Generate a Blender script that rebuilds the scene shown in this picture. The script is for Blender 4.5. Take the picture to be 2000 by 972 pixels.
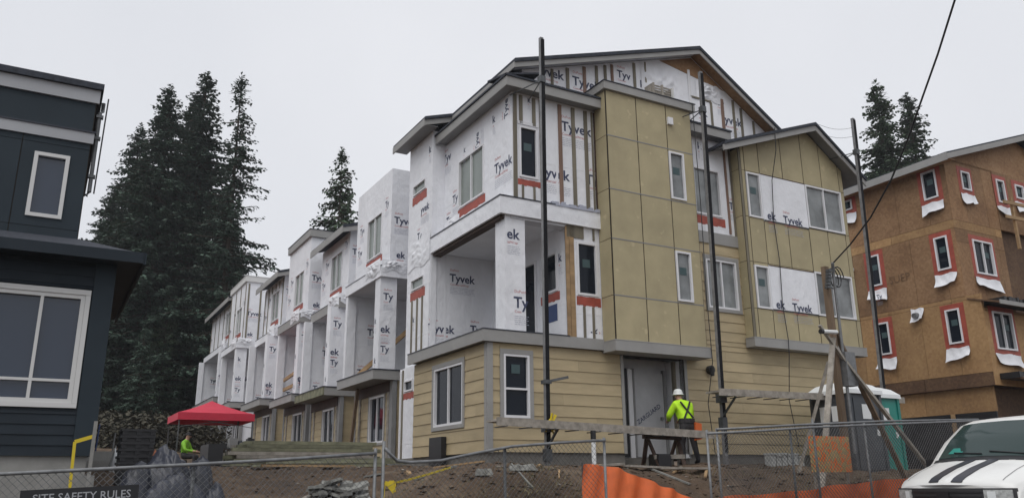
import bpy, bmesh, math, random
from mathutils import Vector, Matrix, noise

for o in list(bpy.data.objects):
    bpy.data.objects.remove(o, do_unlink=True)
SC = bpy.context.scene
COL = SC.collection
R_ = math.radians
random.seed(11)

# ------------------------------------------------------------------ camera
F, PITCH, ROLL, AZ = 1603.27, .27768, -.01019, 1.05624      # focal length in photo pixels (2000 wide), tilt, roll; azimuth of the street front
EYE = Vector((0, 0, 1.55))
cp, sp = math.cos(PITCH), math.sin(PITCH)
FW = Vector((0, cp, sp)); _u0 = Vector((0, -sp, cp)); _r0 = Vector((1, 0, 0))
RT = _r0 * math.cos(ROLL) + _u0 * math.sin(ROLL)
UP = -_r0 * math.sin(ROLL) + _u0 * math.cos(ROLL)
cam = bpy.data.cameras.new('camera')
cam.sensor_width = 36; cam.lens = 36 * F / 2000; cam.clip_end = 3000; cam.clip_start = .1
camo = bpy.data.objects.new('camera', cam); COL.objects.link(camo)
camo.matrix_world = Matrix(((RT.x, UP.x, -FW.x, EYE.x), (RT.y, UP.y, -FW.y, EYE.y), (RT.z, UP.z, -FW.z, EYE.z), (0, 0, 0, 1)))
SC.camera = camo

# ------------------------------------------------------------------ sky, sun, exposure (overcast)
SUN_EL, SUN_AZ = R_(58), R_(205)            # azimuth clockwise from +Y
wd = bpy.data.worlds.new('World'); SC.world = wd; wd.use_nodes = True
nt = wd.node_tree; nt.nodes.clear()
sky = nt.nodes.new('ShaderNodeTexSky'); sky.sky_type = 'NISHITA'; sky.sun_disc = False
sky.sun_elevation = SUN_EL; sky.sun_rotation = SUN_AZ; sky.dust_density = 6; sky.air_density = 1; sky.ozone_density = 1
hsv = nt.nodes.new('ShaderNodeHueSaturation'); hsv.inputs['Saturation'].default_value = .12; hsv.inputs['Value'].default_value = .055
nt.links.new(sky.outputs[0], hsv.inputs['Color'])
cloud = nt.nodes.new('ShaderNodeTexNoise'); cloud.inputs['Scale'].default_value = 1.6; cloud.inputs['Detail'].default_value = 3
tc = nt.nodes.new('ShaderNodeTexCoord'); nt.links.new(tc.outputs['Generated'], cloud.inputs['Vector'])
cr = nt.nodes.new('ShaderNodeValToRGB'); cr.color_ramp.elements[0].color = (.68, .705, .76, 1); cr.color_ramp.elements[1].color = (.81, .825, .87, 1)
cr.color_ramp.elements[0].position = .3; cr.color_ramp.elements[1].position = .7
nt.links.new(cloud.outputs['Fac'], cr.inputs['Fac'])
mx = nt.nodes.new('ShaderNodeMix'); mx.data_type = 'RGBA'; mx.inputs['Factor'].default_value = .82
nt.links.new(hsv.outputs[0], mx.inputs['A']); nt.links.new(cr.outputs[0], mx.inputs['B'])
bg = nt.nodes.new('ShaderNodeBackground'); bg.inputs['Strength'].default_value = 1.06
wo = nt.nodes.new('ShaderNodeOutputWorld')
nt.links.new(mx.outputs['Result'], bg.inputs['Color']); nt.links.new(bg.outputs[0], wo.inputs['Surface'])
sl = bpy.data.lights.new('sun', 'SUN'); sl.energy = 1.25; sl.angle = R_(50); sl.color = (1, .97, .93)
so = bpy.data.objects.new('sun', sl); COL.objects.link(so)
sd = Vector((math.sin(SUN_AZ) * math.cos(SUN_EL), math.cos(SUN_AZ) * math.cos(SUN_EL), math.sin(SUN_EL)))
so.rotation_euler = sd.to_track_quat('Z', 'Y').to_euler(); so.location = (0, -20, 40)
vs = SC.view_settings; vs.view_transform = 'Standard'; vs.look = 'None'; vs.gamma = 1; vs.use_curve_mapping = False; vs.exposure = .16

# ------------------------------------------------------------------ site frame: a along the street front, b into the site, z up
PH = math.pi / 2 - AZ
BU = Vector((math.sin(AZ), math.cos(AZ), 0)); BV = Vector((-math.cos(AZ), math.sin(AZ), 0))
OX, OY = -0.55659, 18.0
def b2w(a, b, z): return Vector((OX + BU.x * a + BV.x * b, OY + BU.y * a + BV.y * b, z))
def ray(x, y): return FW + RT * ((x - 1000) / F) - UP * ((y - 486) / F)
def B(x, y, pl, c):
    "photo pixel -> (a,b,z) on the plane a=c, b=c or z=c"
    d = ray(x, y); o = EYE - Vector((OX, OY, 0))
    oa, ob, da, db = o.dot(BU), o.dot(BV), d.dot(BU), d.dot(BV)
    t = (c - oa) / da if pl == 'a' else (c - ob) / db if pl == 'b' else (c - EYE.z) / d.z
    return oa + da * t, ob + db * t, EYE.z + d.z * t
def sstep(t): t = max(0, min(1, t)); return t * t * (3 - 2 * t)
def street(a): return .046 * (max(-40, min(60, a)) + 8.4)
def ground(a, b):
    s = street(a)
    pad = 1.86 + .012 * max(0, min(60, b)) + .035 * max(0, min(150, b - 32)) - .10 * sstep((a - 7) / 4) * sstep((3 - b) / 4)
    pad += .0033 * max(0, min(24, b - 14)) ** 2
    pad -= .42 * sstep((-a - 1.0) / 3) * sstep((1.5 - b) / 4)
    lo, hi = -6.6, -1.7 + .9 * sstep((-a - 2) / 3)
    z = s + (pad - s) * sstep((b - lo) / (hi - lo))
    if -7 < b < 30 and -14 < a < 14:
        e = min(1, (b + 7) / 1.5)
        p = Vector((a, b, 0))
        z += e * (.10 * noise.noise(p * .55) + .05 * noise.noise(p * 1.7 + Vector((3, 1, 0))) + .045 * noise.noise(p * 3.6) + .025 * noise.noise(p * 8.3))
        z += .20 * math.exp(-((a + 1.6) ** 2 / 5 + (b + 3.4) ** 2 / 1.2)) + .10 * math.exp(-((a + 4.6) ** 2 / 2 + (b + 3.0) ** 2 / 1.5))
    return z

# ------------------------------------------------------------------ materials
def mat(name, col, rough=.7, var=.0, vscale=3., bump=0., bscale=20., metal=0., spec=.5, col2=None, stretch=None, detail=4, trans=0, orand=0., spots=0.):
    m = bpy.data.materials.new(name); m.use_nodes = True
    n = m.node_tree.nodes; L = m.node_tree.links
    p = n['Principled BSDF']
    p.inputs['Base Color'].default_value = (*col, 1); p.inputs['Roughness'].default_value = rough
    p.inputs['Metallic'].default_value = metal; p.inputs['Specular IOR Level'].default_value = spec
    if trans: p.inputs['Transmission Weight'].default_value = trans
    if var or col2 or bump:
        t = n.new('ShaderNodeTexCoord'); mp = n.new('ShaderNodeMapping')
        if stretch: mp.inputs['Scale'].default_value = stretch
        L.new(t.outputs['Object'], mp.inputs['Vector'])
        oi = n.new('ShaderNodeObjectInfo')
        ad = n.new('ShaderNodeVectorMath'); ad.operation = 'MULTIPLY_ADD'
        ad.inputs[1].default_value = (37, 51, 23)
        cmb = n.new('ShaderNodeCombineXYZ')
        for i in range(3): L.new(oi.outputs['Random'], cmb.inputs[i])
        L.new(cmb.outputs[0], ad.inputs[0]); L.new(mp.outputs[0], ad.inputs[2])
        if var or col2:
            nz = n.new('ShaderNodeTexNoise'); nz.inputs['Scale'].default_value = vscale; nz.inputs['Detail'].default_value = detail; nz.inputs['Roughness'].default_value = .6
            L.new(ad.outputs[0], nz.inputs['Vector'])
            rp = n.new('ShaderNodeValToRGB')
            c2 = col2 or tuple(min(1, c * (1 + var)) for c in col)
            c1 = tuple(c * (1 - var) for c in col)
            rp.color_ramp.elements[0].color = (*c1, 1); rp.color_ramp.elements[1].color = (*c2, 1)
            rp.color_ramp.elements[0].position = .32; rp.color_ramp.elements[1].position = .68
            L.new(nz.outputs['Fac'], rp.inputs['Fac']); out = rp.outputs[0]
            if spots:
                sn = n.new('ShaderNodeTexNoise'); sn.inputs['Scale'].default_value = 4.5; sn.inputs['Detail'].default_value = 2; L.new(ad.outputs[0], sn.inputs['Vector'])
                sr = n.new('ShaderNodeValToRGB'); sr.color_ramp.elements[0].position = .66; sr.color_ramp.elements[1].position = .74; sr.color_ramp.elements[1].color = (spots, spots, spots, 1); L.new(sn.outputs['Fac'], sr.inputs['Fac'])
                sm_ = n.new('ShaderNodeMix'); sm_.data_type = 'RGBA'; L.new(sr.outputs[0], sm_.inputs['Factor']); L.new(out, sm_.inputs['A']); sm_.inputs['B'].default_value = (*[min(1, c * 1.5) for c in col], 1); out = sm_.outputs['Result']
            if orand:
                mr = n.new('ShaderNodeMapRange'); mr.inputs['To Min'].default_value = 1 - orand; mr.inputs['To Max'].default_value = 1 + orand; L.new(oi.outputs['Random'], mr.inputs['Value'])
                hv = n.new('ShaderNodeHueSaturation'); L.new(mr.outputs[0], hv.inputs['Value']); L.new(out, hv.inputs['Color']); out = hv.outputs[0]
            L.new(out, p.inputs['Base Color'])
        if bump:
            bz = n.new('ShaderNodeTexNoise'); bz.inputs['Scale'].default_value = bscale; bz.inputs['Detail'].default_value = 4
            L.new(ad.outputs[0], bz.inputs['Vector'])
            bp = n.new('ShaderNodeBump'); bp.inputs['Strength'].default_value = bump; bp.inputs['Distance'].default_value = .03
            L.new(bz.outputs['Fac'], bp.inputs['Height']); L.new(bp.outputs[0], p.inputs['Normal'])
    return m
M = {}
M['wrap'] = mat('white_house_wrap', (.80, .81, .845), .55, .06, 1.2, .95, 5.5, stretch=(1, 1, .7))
M['wrapgrey'] = mat('grey_house_wrap', (.60, .61, .65), .6, .08, 1.5, .5, 3.5)  # greyer wrap for cores, undersides and set-back walls
M['ink'] = mat('navy_print', (.045, .055, .11), .6)
M['redink'] = mat('red_print', (.50, .13, .13), .6)
M['paleink'] = mat('pale_print', (.38, .40, .48), .6)
M['tape'] = mat('red_flashing_tape', (.34, .065, .04), .55, .2, 5)
M['siding'] = mat('tan_lap_siding', (.43, .347, .210), .65, .13, .9, .15, 40, stretch=(1, 1, 4), orand=.07)
M['panel'] = mat('khaki_cement_panel', (.40, .342, .206), .65, .10, 1.3, .06, 30, orand=.05, spots=.4)
M['joint'] = mat('dark_joint', (.035, .030, .024), .85, spec=.2)
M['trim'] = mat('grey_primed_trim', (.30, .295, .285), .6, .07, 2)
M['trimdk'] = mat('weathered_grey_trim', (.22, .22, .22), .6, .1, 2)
M['flash'] = mat('black_flashing', (.012, .016, .03), .4)
M['vinyl'] = mat('white_vinyl', (.74, .74, .76), .4)
M['glassdk'] = mat('dark_window_glass', (.009, .013, .021), .06, spec=.17)
M['glassgr'] = mat('mottled_grey_glass', (.20, .212, .215), .2, .4, 1.3, spec=.5)  # grey panes with random lighter and darker patches
M['glassgreen'] = mat('pale_green_glass', (.205, .235, .215), .15, .2, .9, spec=.5)
M['glassblue'] = mat('reflecting_blue_glass', (.025, .038, .065), .03, spec=.65)
M['sticker'] = mat('green_sticker', (.045, .085, .09), .5)
M['batten'] = mat('treated_furring_strip', (.175, .155, .115), .8, .25, 6, stretch=(1, 1, .1))
M['battenred'] = mat('reddish_furring_strip', (.215, .135, .10), .8, .25, 6, stretch=(1, 1, .1))
M['wood'] = mat('raw_lumber', (.33, .215, .11), .75, .25, 5, stretch=(.2, .2, 1))
M['woodgrey'] = mat('weathered_grey_lumber', (.285, .26, .225), .85, .3, 7, orand=.15)
M['woodpost'] = mat('brown_treated_post', (.165, .115, .075), .85, .3, 7, .2, 30, stretch=(1, 1, .1))
M['woodgreen'] = mat('mossy_stacked_lumber', (.19, .19, .125), .85, .35, 4, orand=.25)
M['wooddark'] = mat('dark_stained_beam', (.055, .03, .02), .7, .3, 3)
M['shingle'] = mat('charcoal_shingle', (.032, .037, .050), .85, .35, 14, .3, 40)
M['foundation'] = mat('damp_concrete', (.165, .155, .14), .9, .2, 2.5, .2, 14)
M['conc'] = mat('grey_concrete', (.27, .265, .25), .9, .15, 2, .15, 20)
M['navy'] = mat('navy_lap_siding', (.019, .0265, .035), .6, .15, 1, spec=.2)
M['navypanel'] = mat('slate_panel', (.025, .036, .046), .6, .1, 1, spec=.2)
M['silver'] = mat('pale_grey_fascia', (.36, .37, .39), .5, .05, 1)
M['offwhite'] = mat('off_white_frame', (.62, .62, .61), .5)
M['steel'] = mat('galvanised_steel', (.19, .195, .20), .5, .25, 8, metal=.4)
M['steeldk'] = mat('dull_steel_post', (.10, .105, .11), .5, .2, 8, metal=.5)
M['alu'] = mat('weathered_aluminium', (.20, .20, .205), .5, .25, 6, metal=.2)
M['poleblack'] = mat('black_pole_rubber', (.012, .012, .014), .7, spec=.15)
M['black'] = mat('black_plastic', (.012, .012, .014), .45)
M['orange'] = mat('orange_safety_mesh', (.74, .155, .04), .6, .18, 2.2, .2, 9)
M['silt'] = mat('dull_orange_brown', (.22, .08, .04), .8, .3, 2)
M['film'] = mat('shaded_door_film', (.46, .465, .48), .5, .1, 2)  # film greyed so its colour carries the shade of the entrance recess
M['stoneblock'] = mat('pale_block', (.36, .37, .36), .85, .15, 5)
M['seam'] = mat('white_seam_tape', (.80, .81, .84), .35)
M['smudge'] = mat('faint_spray_paint', (.165, .092, .046), .8, .3, 5)
M['yellow'] = mat('yellow_caution_tape', (.62, .47, .02), .5)
M['red'] = mat('red_canopy_cloth', (.55, .028, .060), .65, .10, 1.2, .1, 6)
M['tarp'] = mat('slate_blue_tarp', (.021, .024, .036), .42, .45, 2.2, .25, 12)
M['tarplt'] = mat('grey_plastic_sheet', (.17, .18, .20), .5, .2, 3)
M['grille'] = mat('dark_grille', (.03, .03, .032), .5)
M['asphalt'] = mat('asphalt', (.05, .05, .052), .9, .2, 8, .3, 60)
M['potty'] = mat('dark_grey_plastic', (.055, .062, .072), .5, .1, 2)
M['teal'] = mat('teal_plastic', (.012, .21, .17), .45, .15, 2)
M['white'] = mat('white_plastic', (.72, .74, .74), .45)
M['vanwhite'] = mat('white_car_paint', (.74, .74, .72), .28, .03, 2)
M['vanblack'] = mat('black_car_stripe', (.022, .024, .035), .3)
M['carglass'] = mat('tinted_windscreen', (.028, .048, .046), .05, spec=.35)
M['lens'] = mat('clear_lamp_lens', (.42, .43, .42), .12, .3, 20)
M['rubber'] = mat('tyre_rubber', (.02, .02, .02), .85)
M['hivis'] = mat('lime_high_visibility_cloth', (.46, .80, .015), .7, .15, 6, .3, 18)
M['green'] = mat('green_vest_cloth', (.22, .50, .03), .7, .15, 6)
M['dark'] = mat('dark_work_cloth', (.022, .020, .022), .8, .3, 8)
M['skin'] = mat('skin', (.42, .24, .17), .6)
M['hatwhite'] = mat('white_hard_hat', (.68, .70, .68), .35)
M['orangebag'] = mat('orange_pouch', (.55, .11, .02), .6)
M['bark'] = mat('fir_bark', (.066, .052, .041), .95, .35, 3, .5, 12, stretch=(1, 1, .25))
M['fir'] = mat('fir_needles', (.070, .112, .062), .75, .5, .5)
M['firblue'] = mat('dark_fir_needles', (.052, .088, .062), .75, .5, .5)
M['brush'] = mat('undergrowth', (.056, .050, .032), .85, .5, .5)
M['rubble'] = mat('broken_slab', (.20, .20, .185), .9, .25, 4, .3, 20)
M['stone'] = mat('pale_pebble', (.26, .235, .20), .9, .3, 6)
M['bluelabel'] = mat('blue_label', (.02, .05, .16), .5)
M['cable'] = mat('black_cable', (.014, .014, .016), .6)
M['grass'] = mat('dry_weeds', (.15, .13, .065), .9, .4, 5)

def osb(name, c1, c2, c3):
    m = bpy.data.materials.new(name); m.use_nodes = True
    n = m.node_tree.nodes; L = m.node_tree.links; p = n['Principled BSDF']; p.inputs['Roughness'].default_value = .8
    t = n.new('ShaderNodeTexCoord')
    v = n.new('ShaderNodeTexVoronoi'); v.inputs['Scale'].default_value = 13; v.inputs['Randomness'].default_value = 1
    L.new(t.outputs['Object'], v.inputs['Vector'])
    z = n.new('ShaderNodeTexNoise'); z.inputs['Scale'].default_value = .8; z.inputs['Detail'].default_value = 6
    L.new(t.outputs['Object'], z.inputs['Vector'])
    s = n.new('ShaderNodeSeparateColor'); L.new(v.outputs['Color'], s.inputs[0])
    mm = n.new('ShaderNodeMath'); mm.operation = 'MULTIPLY_ADD'; mm.inputs[1].default_value = .26
    L.new(s.outputs[0], mm.inputs[0]); L.new(z.outputs['Fac'], mm.inputs[2])
    rp = n.new('ShaderNodeValToRGB'); e = rp.color_ramp.elements
    e[0].position = .38; e[0].color = (*c1, 1); e[1].position = .9; e[1].color = (*c3, 1)
    k = e.new(.62); k.color = (*c2, 1)
    L.new(mm.outputs[0], rp.inputs['Fac'])
    oi = n.new('ShaderNodeObjectInfo'); mr = n.new('ShaderNodeMapRange'); mr.inputs['To Min'].default_value = .84; mr.inputs['To Max'].default_value = 1.2; L.new(oi.outputs['Random'], mr.inputs['Value'])
    hv = n.new('ShaderNodeHueSaturation'); L.new(mr.outputs[0], hv.inputs['Value']); L.new(rp.outputs[0], hv.inputs['Color']); L.new(hv.outputs[0], p.inputs['Base Color'])
    return m
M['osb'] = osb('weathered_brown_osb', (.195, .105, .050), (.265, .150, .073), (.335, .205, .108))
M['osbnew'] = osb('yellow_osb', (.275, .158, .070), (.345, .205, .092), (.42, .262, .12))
M['osbdk'] = osb('dark_osb', (.085, .045, .024), (.12, .065, .034), (.17, .10, .05))  # darkest strand board: cores, rim, skirt roofs and the set-back wall

def dirt():
    m = bpy.data.materials.new('muddy_dirt'); m.use_nodes = True
    n = m.node_tree.nodes; L = m.node_tree.links; p = n['Principled BSDF']; p.inputs['Roughness'].default_value = .95
    t = n.new('ShaderNodeTexCoord')
    z = n.new('ShaderNodeTexNoise'); z.inputs['Scale'].default_value = .9; z.inputs['Detail'].default_value = 8; z.inputs['Roughness'].default_value = .7
    L.new(t.outputs['Object'], z.inputs['Vector'])
    rp = n.new('ShaderNodeValToRGB'); e = rp.color_ramp.elements
    e[0].position = .32; e[0].color = (.050, .034, .023, 1); e[1].position = .66; e[1].color = (.205, .150, .098, 1)
    k = e.new(.5); k.color = (.108, .070, .043, 1)
    L.new(z.outputs['Fac'], rp.inputs['Fac']); L.new(rp.outputs[0], p.inputs['Base Color'])
    z2 = n.new('ShaderNodeTexNoise'); z2.inputs['Scale'].default_value = 9; z2.inputs['Detail'].default_value = 8; z2.inputs['Roughness'].default_value = .75
    L.new(t.outputs['Object'], z2.inputs['Vector'])
    bp = n.new('ShaderNodeBump'); bp.inputs['Strength'].default_value = .9; bp.inputs['Distance'].default_value = .08
    L.new(z2.outputs['Fac'], bp.inputs['Height']); L.new(bp.outputs[0], p.inputs['Normal'])
    return m
M['dirt'] = dirt()

# ------------------------------------------------------------------ mesh helpers
ORG = {}
def tag(o, label=None, cat=None, group=None, kind=None):
    if label: o['label'] = label
    if cat: o['category'] = cat
    if group: o['group'] = group
    if kind: o['kind'] = kind
    return o
def thing(name, label, cat, loc, rot=0., group=None, local=False):
    "an Empty at the base of a thing; loc in the site frame"
    o = bpy.data.objects.new(name, None); COL.objects.link(o); o.empty_display_size = .2
    o.location = b2w(*loc); o.rotation_euler = (0, 0, PH + rot)
    ORG[o.name] = Vector((0, 0, 0)) if (local or rot) else Vector(loc)
    return tag(o, label, cat, group)
class MB:
    def __init__(s): s.v = []; s.f = []; s.m = []
    def add(s, vs, fs, m=0):
        k = len(s.v); s.v += [tuple(q) for q in vs]
        for q in fs: s.f.append(tuple(i + k for i in q)); s.m.append(m)
        return s
    def box(s, x0, x1, y0, y1, z0, z1, m=0):
        x0, x1 = min(x0, x1), max(x0, x1); y0, y1 = min(y0, y1), max(y0, y1); z0, z1 = min(z0, z1), max(z0, z1)
        return s.add([(x0, y0, z0), (x1, y0, z0), (x1, y1, z0), (x0, y1, z0), (x0, y0, z1), (x1, y0, z1), (x1, y1, z1), (x0, y1, z1)],
                     [(0, 3, 2, 1), (4, 5, 6, 7), (0, 1, 5, 4), (1, 2, 6, 5), (2, 3, 7, 6), (3, 0, 4, 7)], m)
    def pbox(s, pl, c, h0, h1, d0, d1, z0, z1, m=0):
        "box on a wall plane: h along the wall, d outwards from it"
        if pl == 'b': return s.box(h0, h1, c - d1, c - d0, z0, z1, m)
        return s.box(c - d1, c - d0, h0, h1, z0, z1, m)
    def lap(s, pl, c, h0, h1, z0, z1, t0=.022, t1=.006, m=0):
        "a lap board: thick at the bottom edge, thin at the top"
        def P(h, d, z): return (h, c - d, z) if pl == 'b' else (c - d, h, z)
        vs = [P(h0, -.01, z0), P(h1, -.01, z0), P(h1, t0, z0), P(h0, t0, z0), P(h0, -.01, z1), P(h1, -.01, z1), P(h1, t1, z1), P(h0, t1, z1)]
        fs = [(0, 3, 2, 1), (4, 5, 6, 7), (0, 1, 5, 4), (1, 2, 6, 5), (2, 3, 7, 6), (3, 0, 4, 7)]
        return s.add(vs, fs, m)
    def prism(s, poly, ax, c0, c1, m=0):
        "polygon extruded along an axis: ax 'b' poly=(a,z); 'a' poly=(b,z); 'z' poly=(a,b)"
        def P(p, c): return (p[0], c, p[1]) if ax == 'b' else (c, p[0], p[1]) if ax == 'a' else (p[0], p[1], c)
        n = len(poly)
        vs = [P(p, c0) for p in poly] + [P(p, c1) for p in poly]
        fs = [tuple(range(n)), tuple(range(2 * n - 1, n - 1, -1))] + [(i, i + n, (i + 1) % n + n, (i + 1) % n) for i in range(n)]
        return s.add(vs, fs, m)
    def tube(s, pts, r, n=6, m=0, r1=None, cap=True):
        pts = [Vector(p) for p in pts]; k = len(s.v); N = len(pts)
        for i, p in enumerate(pts):
            d = (pts[min(i + 1, N - 1)] - pts[max(i - 1, 0)]).normalized()
            x = d.cross(Vector((0, 0, 1)) if abs(d.z) < .9 else Vector((1, 0, 0))).normalized(); y = d.cross(x)
            rr = r if r1 is None else r + (r1 - r) * i / (N - 1)
            for j in range(n):
                t = 2 * math.pi * j / n + math.pi / n
                s.v.append(tuple(p + x * (rr * math.cos(t)) + y * (rr * math.sin(t))))
        for i in range(N - 1):
            for j in range(n):
                q = k + i * n; s.f.append((q + j, q + (j + 1) % n, q + n + (j + 1) % n, q + n + j)); s.m.append(m)
        if cap:
            s.f.append(tuple(k + j for j in reversed(range(n)))); s.m.append(m)
            s.f.append(tuple(k + (N - 1) * n + j for j in range(n))); s.m.append(m)
        return s
    def beam(s, p, q, w, h, m=0, up=(0, 0, 1)):
        "rectangular bar from p to q"
        p, q = Vector(p), Vector(q); d = (q - p).normalized(); u = Vector(up)
        if abs(d.dot(u)) > .98: u = Vector((0, 1, 0))
        x = d.cross(u).normalized() * (w / 2); y = x.normalized().cross(d).normalized() * (h / 2)
        vs = [p - x - y, p + x - y, p + x + y, p - x + y, q - x - y, q + x - y, q + x + y, q - x + y]
        return s.add(vs, [(0, 1, 2, 3), (7, 6, 5, 4), (0, 4, 5, 1), (1, 5, 6, 2), (2, 6, 7, 3), (3, 7, 4, 0)], m)
    def mesh(s, name, mats, org=Vector((0, 0, 0)), smooth=False, fix=True):
        me = bpy.data.meshes.new(name)
        me.from_pydata([(x - org.x, y - org.y, z - org.z) for x, y, z in s.v], [], s.f)
        mats = mats if isinstance(mats, (list, tuple)) else [mats]
        for q in mats: me.materials.append(M[q] if isinstance(q, str) else q)
        if len(mats) > 1:
            me.polygons.foreach_set('material_index', s.m)
        if fix:
            bm = bmesh.new(); bm.from_mesh(me); bmesh.ops.recalc_face_normals(bm, faces=bm.faces); bm.to_mesh(me); bm.free()
        if smooth: me.polygons.foreach_set('use_smooth', [True] * len(me.polygons))
        me.update(); return me
    def part(s, name, mats, parent, smooth=False, label=None, kind=None, fix=True):
        root = parent
        while root.parent: root = root.parent
        o = bpy.data.objects.new(name, s.mesh(name, mats, ORG[root.name], smooth, fix)); COL.objects.link(o); o.parent = parent
        if label: o['label'] = label
        if kind: o['kind'] = kind
        return o
    def single(s, name, mats, label, cat, loc, group=None, smooth=False, kind=None, rot=0, local=False):
        o = bpy.data.objects.new(name, s.mesh(name, mats, Vector((0, 0, 0)) if (rot or local) else Vector(loc), smooth)); COL.objects.link(o)
        o.location = b2w(*loc); o.rotation_euler = (0, 0, PH + rot); ORG[o.name] = Vector(loc)
        return tag(o, label, cat, group, kind)
def copy_tree(o, parent=None):
    c = o.copy(); COL.objects.link(c); c.parent = parent
    for ch in list(o.children): copy_tree(ch, c)
    if o.name in ORG: ORG[c.name] = ORG[o.name]
    return c
def subtract(rects, holes):
    for h in holes:
        out = []
        for (x0, x1, y0, y1) in rects:
            a0, a1, b0, b1 = max(x0, h[0]), min(x1, h[1]), max(y0, h[2]), min(y1, h[3])
            if a0 >= a1 - 1e-6 or b0 >= b1 - 1e-6: out.append((x0, x1, y0, y1)); continue
            if x0 < a0: out.append((x0, a0, y0, y1))
            if a1 < x1: out.append((a1, x1, y0, y1))
            if y0 < b0: out.append((a0, a1, y0, b0))
            if b1 < y1: out.append((a0, a1, b1, y1))
        rects = out
    return rects
def wall(parent, pl, c, h0, h1, z0, z1, m, holes=(), th=.16, name='wall'):
    mb = MB()
    for (x0, x1, y0, y1) in subtract([(h0, h1, z0, z1)], holes): mb.pbox(pl, c, x0, x1, -th, 0, y0, y1)
    o = mb.part(name, m, parent)
    if m == 'wrap' and z1 - z0 > 1.5:
        rr_ = random.Random(int((h0 + z0 * 7 + c * 13) * 100)); z = z0 + rr_.uniform(.5, 1.2)
        grown = [(q[0] - .05, q[1] + .05, q[2] - .05, q[3] + .05) for q in holes]
        while z < z1 - .2:
            for r in subtract([(h0 + .002, h1 - .002, z, z + .045)], grown): MB().pbox(pl, c, r[0], r[1], .0005, .0035, r[2], r[3]).part('seam_tape', 'seam', o)
            z += rr_.uniform(1.25, 1.4)
        h = h0 + rr_.uniform(.4, 1.2)
        while h < h1 - .2:
            for r in subtract([(h, h + .06, z0 + .01, z1 - .01)], grown): MB().pbox(pl, c, r[0], r[1], .001, .0042, r[2], r[3]).part('seam_tape', 'seam', o)
            h += rr_.uniform(1.2, 1.9)
    return o
def siding(parent, pl, c, h0, h1, z0, z1, ex, holes=(), m='siding', zs=None):
    k = 0; z = z0 if zs is None else zs
    while z < z1 - .01:
        lo, hi = max(z, z0), min(z + ex, z1)
        if hi - lo > .02:
            for (x0, x1, y0, y1) in subtract([(h0, h1, lo, hi)], holes):
                if x1 - x0 > .03 and y1 - y0 > .015:
                    # long courses are made of several boards butted end to end
                    cuts = [x0]; L = 3.66
                    q = h0 + ((k * 1.37) % L)
                    while q < x1 - .4:
                        if q > x0 + .4: cuts.append(q)
                        q += L
                    cuts.append(x1)
                    for u0, u1 in zip(cuts[:-1], cuts[1:]):
                        MB().lap(pl, c, u0 + .001, u1 - .002, y0, y1).part('siding_board', m, parent)
        z += ex; k += 1
def panels(parent, pl, c, hs, zs, holes=(), m='panel', gap=.008, th=.012):
    for i in range(len(hs) - 1):
        for j in range(len(zs) - 1):
            rs = subtract([(hs[i] + gap * 1.9, hs[i + 1] - gap * 1.9, zs[j] + gap, zs[j + 1] - gap)], holes)
            rs = [r for r in rs if r[1] - r[0] > .02 and r[3] - r[2] > .02]
            if not rs: continue
            mb = MB()
            for r in rs: mb.pbox(pl, c, r[0], r[1], 0, th, r[2], r[3])
            mb.part('cement_panel', m, parent)
def window(parent, pl, c, h0, h1, z0, z1, kind='fixed', glass='glassdk', fr='vinyl', fw=.055, trim=None, tw=.09, out=.03, stick=False, rail=None):
    mb = MB()
    mb.pbox(pl, c, h0, h1, -.07, out, z0, z0 + fw); mb.pbox(pl, c, h0, h1, -.07, out, z1 - fw, z1)
    mb.pbox(pl, c, h0, h0 + fw, -.07, out, z0 + fw, z1 - fw); mb.pbox(pl, c, h1 - fw, h1, -.07, out, z0 + fw, z1 - fw)
    hm, zm = (h0 + h1) / 2, (z0 + z1) / 2 if rail is None else rail
    if kind == 'slide': mb.pbox(pl, c, hm - fw * .4, hm + fw * .4, -.05, out - .008, z0 + fw, z1 - fw)
    if kind == 'hung': mb.pbox(pl, c, h0 + fw, h1 - fw, -.05, out - .006, zm - fw * .4, zm + fw * .4)
    w = mb.part('window', fr, parent)
    cells = [(h0 + fw, hm, z0 + fw, z1 - fw), (hm, h1 - fw, z0 + fw, z1 - fw)] if kind == 'slide' else \
            [(h0 + fw, h1 - fw, z0 + fw, zm), (h0 + fw, h1 - fw, zm, z1 - fw)] if kind == 'hung' else [(h0 + fw, h1 - fw, z0 + fw, z1 - fw)]
    for i, q in enumerate(cells):
        d = -.03 - .015 * i
        MB().pbox(pl, c, q[0], q[1], d - .01, d, q[2], q[3]).part('pane', glass, w)
    if stick:
        q = cells[-1]; cx = (q[0] + q[1]) / 2; cz = q[2] + (q[3] - q[2]) * .62
        MB().pbox(pl, c, cx - .11, cx + .11, -.028, -.024, cz - .10, cz + .10).part('sticker', 'sticker', w)
    if trim:
        t = MB()
        t.pbox(pl, c, h0 - tw, h1 + tw, -.005, out + .012, z1, z1 + tw * 1.1); t.pbox(pl, c, h0 - tw, h1 + tw, -.005, out + .012, z0 - tw, z0)
        t.pbox(pl, c, h0 - tw, h0, -.005, out + .010, z0, z1); t.pbox(pl, c, h1, h1 + tw, -.005, out + .010, z0, z1)
        t.part('trim', trim, w)
    return w
def tape(parent, pl, c, h0, h1, z0, z1, d=.006, sag=True):
    mb = MB(); n = 8
    def P(h, dd, z): return (h, c - dd, z) if pl == 'b' else (c - dd, h, z)
    for i in range(n):
        x0, x1 = h0 + (h1 - h0) * i / n, h0 + (h1 - h0) * (i + 1) / n
        mb.pbox(pl, c, x0, x1, .001, d, z0 + .012 * math.sin(i * 2.3), z1 + .006 * math.sin(i * 1.7))
    return mb.part('flashing_tape', 'tape', parent)
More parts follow.
